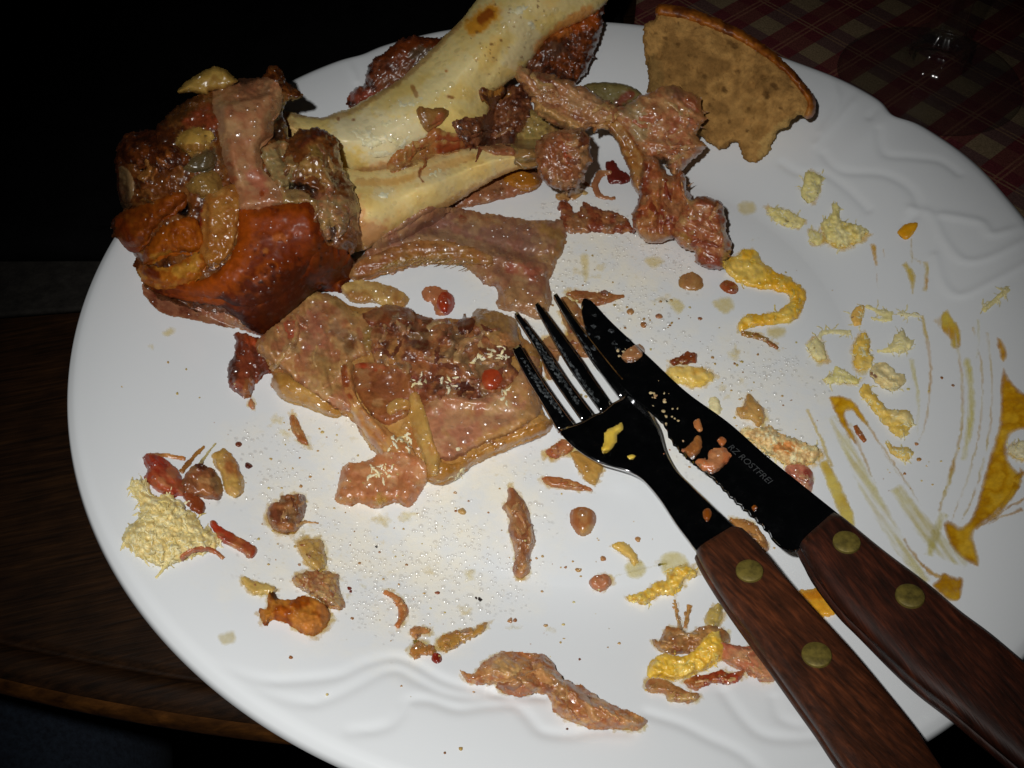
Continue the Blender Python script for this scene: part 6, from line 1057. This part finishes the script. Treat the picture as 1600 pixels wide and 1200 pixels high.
RC2 = [np.array([np.array(roots[0]) + 0] + [np.array(p) for p in roots[1:]])]
rws = []
for i in range(46):
    u = min(i / 7, 1); base = cross(left[i], right[i], 8)
    if i == 0: rws.append(np.array(roots, float))
    else:
        off = np.array(roots, float) - cross(left[0], right[0], 8); rws.append(base + off * (1 - u) ** 1.5)
# refine across
def refine(r, n=3):
    out = []
    for a, b_ in zip(r[:-1], r[1:]):
        for k in range(n): out.append(a + (b_ - a) * k / n)
    out.append(r[-1]); return np.array(out)
V, Fs = slab([refine(r) for r in rws], zfc); mk('fork_head', V, Fs, STEEL, fork)
bufpoly(np.vstack([left, right[::-1]]), zfc)
tines = [([(872, 672), (847, 628), (822, 587), (801, 545)], [(899, 662), (872, 626), (846, 589), (813, 537)]),
         ([(911, 657.5), (863, 588), (837, 542), (804, 490)], [(929, 647), (890, 596), (855, 545), (809, 487)]),
         ([(941, 644), (905, 594), (878, 553), (836, 476)], [(956, 630), (925, 586), (900, 549), (841, 472)]),
         ([(971, 623), (945, 588), (917, 549), (865, 461)], [(990, 606), (967, 585), (905, 507), (870, 458)])]
# the outer tines curve: their outer side runs down to the palm's shoulder
for lp_, rp_ in tines:
    a = resamp(lp_, 22); b_ = resamp(rp_, 22)
    V, Fs = slab([cross(a[i], b_[i], 5) for i in range(22)], zfc, .0017); mk('tine', V, Fs, STEEL, fork); bufpoly(np.vstack([a, b_[::-1]]), zfc)
handle(fork, [(1089, 858), (1104, 887), (1133, 933), (1171, 987), (1208, 1037), (1250, 1096), (1283, 1142), (1321, 1198), (1400, 1300), (1480, 1400)],
       [(1150, 820), (1162, 824), (1192, 854), (1233, 904), (1283, 958), (1333, 1012), (1383, 1071), (1433, 1133), (1475, 1196), (1540, 1290), (1590, 1372)], zfh, .0040, WOODF)
for x, y in ((1171, 891), (1276, 1022), (1450, 1250)): rivet(fork, x, y, zfh)
# things on the cutlery
CG = 'food bits stuck on the cutlery'
def onc(name, ol, mat, lb, cat, **k): thing(name, ol, mat, lb, cat, CG, bl=2, **k)
onc('meat_scrap', [(970, 560), (974, 550), (986, 541), (1000, 538), (1008, 548), (1000, 560), (984, 564)], MEAT, 'tan bean shaped bit on the blade near the fork', 'meat scrap', T=3, R=8, cols=[(206, 150, 112), (190, 130, 94)], rag=1.5)
onc('meat_scrap', [(1086, 722), (1096, 716), (1106, 718), (1108, 706), (1124, 698), (1134, 702), (1143, 713), (1134, 724), (1118, 736), (1100, 734)], MEAT, 'largest pink orange bit at the serrated edge of the blade', 'meat scrap', T=2.2, R=8, cols=[(206, 130, 90), (186, 104, 66)], rag=2.5)
onc('meat_scrap', [(1070, 702), (1078, 694), (1086, 682), (1094, 682), (1096, 698), (1086, 712), (1076, 712)], MEAT, 'tan brown bit left of the largest one on the blade', 'meat scrap', T=1.8, R=6, cols=[(176, 116, 66), (150, 90, 50)], rag=2)
onc('meat_scrap', [(1084, 658), (1092, 654), (1098, 664), (1098, 676), (1086, 670)], MEAT, 'small brown bit in the middle of the blade', 'meat scrap', T=1.4, R=5, cols=[(186, 120, 76)], rag=2)
onc('meat_scrap', [(1120, 688), (1128, 682), (1136, 690), (1128, 698)], MEAT, 'tiny orange bit beside the stamped mark', 'meat scrap', T=1, R=4, cols=[(186, 110, 66)], rag=1)
onc('mustard_dab', [(940, 704), (944, 690), (944, 676), (960, 666), (972, 661), (974, 670), (966, 678), (964, 692), (952, 704)], MUST, 'yellow dab on the fork palm', 'mustard', T=1.6, R=5, cols=[(226, 204, 110), (214, 186, 80)], rag=2)
onc('mustard_dab', [(980, 712), (988, 710), (994, 714), (984, 718)], MUST, 'tiny yellow dot on the fork palm', 'mustard', T=.8, R=3, cols=[(220, 196, 100)], rag=1)
onc('sauce_drop', [(1098, 800), (1103, 794), (1110, 796), (1112, 804), (1108, 812), (1100, 812)], FAT, 'brown glossy drop on the fork neck', 'sauce drop', T=1.6, R=8, cols=[(140, 76, 20)], rag=.8, rel=.1)
onc('sauce_drop', [(1174, 793), (1179, 789), (1184, 793), (1179, 798)], FAT, 'brown glossy bead near the heel of the blade', 'sauce drop', T=1.2, R=4, cols=[(140, 76, 20)], rag=.3, rel=.1, step=1)
GREASE = grease_mat()
gs = []
for (x, y, n, sx_, sy_) in [(950, 535, 7, 14, 10), (925, 500, 4, 7, 10)]:
    for _ in range(n):
        a, b_ = rng.normal(x, sx_), rng.normal(y, sy_); gs.append(piece([(a - 5, b_), (a, b_ - 4), (a + 6, b_ + 1), (a + 1, b_ + 5)], T=.25, R=3, rag=2, rs=4, rel=.1, bl=1, step=1, cols=[(120, 122, 118)], sink=.05))
for (p, w_) in [([(822, 510), (862, 570), (905, 632)], 12), ([(815, 560), (850, 610), (880, 650)], 10), ([(860, 520), (905, 590), (935, 630)], 10), ([(890, 510), (930, 565)], 8)]:
    gs.append(piece(ribbon(p, [w_ * .3, w_, w_ * .5]), T=.2, R=3, rag=3, rs=5, rel=.1, bl=1, step=1.5, cols=[(120, 122, 118)], sink=.05))
emit('dried_grease', join(gs), GREASE, None, 'cloudy dried grease film on the fork tines and blade tip', 'grease', kind='stuff')
cb = []
for (x, y, n, sx_, sy_, cs) in [(1030, 618, 12, 7, 11, [(180, 160, 124), (160, 130, 96)]), (965, 548, 5, 9, 6, [(180, 160, 130)]), (1080, 705, 10, 22, 12, [(176, 140, 104), (150, 96, 60)]), (1048, 652, 8, 8, 10, [(170, 150, 116)]), (905, 610, 4, 12, 12, [(170, 150, 110)])]:
    for _ in range(n): cb.append(speck(rng.normal(x, sx_), rng.normal(y, sy_), rng.uniform(1.2, 4), cs[rng.randint(len(cs))], T=.7))
emit('cutlery_crumbs', join(cb), ROOT, None, 'pale crumbs sprinkled on the blade and the fork', 'crumbs', kind='stuff')

# ------------------------------------------------------------------ wine glass beyond the plate
def find_center(px, py, z): return at(px, py, z)
gc = np.array([.16883, .3576])
gc = np.array([0.1688, 0.3576])
m, t, b = nt('clear_glass'); b.inputs['Base Color'].default_value = (.93, .95, .94, 1); b.inputs['Roughness'].default_value = .02
b.inputs['Transmission Weight'].default_value = 1; b.inputs['IOR'].default_value = 1.5
tr = N(t, 'ShaderNodeBsdfTransparent'); tr.inputs[0].default_value = (.96, .97, .965, 1); ms = N(t, 'ShaderNodeMixShader'); ms.inputs[0].default_value = .13
t.links.new(tr.outputs[0], ms.inputs[1]); t.links.new(b.outputs[0], ms.inputs[2])
gl = N(t, 'ShaderNodeBsdfGlossy'); gl.inputs['Roughness'].default_value = .14; fr = N(t, 'ShaderNodeFresnel'); gb = N(t, 'ShaderNodeNewGeometry'); t.links.new(mth(t, 'SUBTRACT', 1.5, mth(t, 'MULTIPLY', gb.outputs['Backfacing'], .8333)), fr.inputs[0])
m2_ = N(t, 'ShaderNodeMixShader'); t.links.new(fr.outputs[0], m2_.inputs[0]); t.links.new(ms.outputs[0], m2_.inputs[1]); t.links.new(gl.outputs[0], m2_.inputs[2])
t.links.new(m2_.outputs[0], [n for n in t.nodes if n.type == 'OUTPUT_MATERIAL'][0].inputs[0])
zt = .0022
PR_ = [(.0001, zt), (.034, zt), (.0362, zt + .0003), (.0367, zt + .001), (.0362, zt + .0017), (.034, zt + .0022), (.026, zt + .0032), (.018, zt + .0048), (.0125, zt + .007), (.0100, zt + .0095), (.0098, zt + .011), (.0112, zt + .0125), (.0113, zt + .0145), (.0096, zt + .016), (.0092, zt + .0175), (.0102, zt + .0185), (.0100, zt + .0205), (.0072, zt + .023), (.0060, zt + .028), (.0058, zt + .045), (.0064, zt + .065), (.0082, zt + .082), (.014, zt + .092),
       (.024, zt + .100), (.033, zt + .115), (.037, zt + .14), (.036, zt + .17), (.0335, zt + .195), (.0325, zt + .1955), (.0350, zt + .17), (.036, zt + .14), (.032, zt + .116), (.023, zt + .102), (.012, zt + .096), (.0001, zt + .094)]
V = []; Fs = []; k = 96; mm = len(PR_)
for i in range(k):
    a = 2 * math.pi * i / k
    for r_, z_ in PR_:
        f = 1 + .05 * math.cos(8 * a) * (1 if zt + .008 < z_ < zt + .085 and r_ < .013 else 0)
        if .010 < r_ < .034 and z_ < zt + .0075: z_ = z_ + .0005 * math.cos(8 * a) * (1 - abs(r_ - .020) / .014)
        V.append((gc[0] + r_ * f * math.cos(a), gc[1] + r_ * f * math.sin(a), z_))
for i in range(k):
    j = (i + 1) % k
    for q_ in range(mm - 1): Fs.append((i * mm + q_, j * mm + q_, j * mm + q_ + 1, i * mm + q_ + 1))
Fs.append(tuple(i * mm for i in range(k))[::-1]); Fs.append(tuple(i * mm + mm - 1 for i in range(k)))
o = mk('wine_glass', V, Fs, m); tag(o, 'clear glass foot and stem standing on the plaid cloth', 'glass')
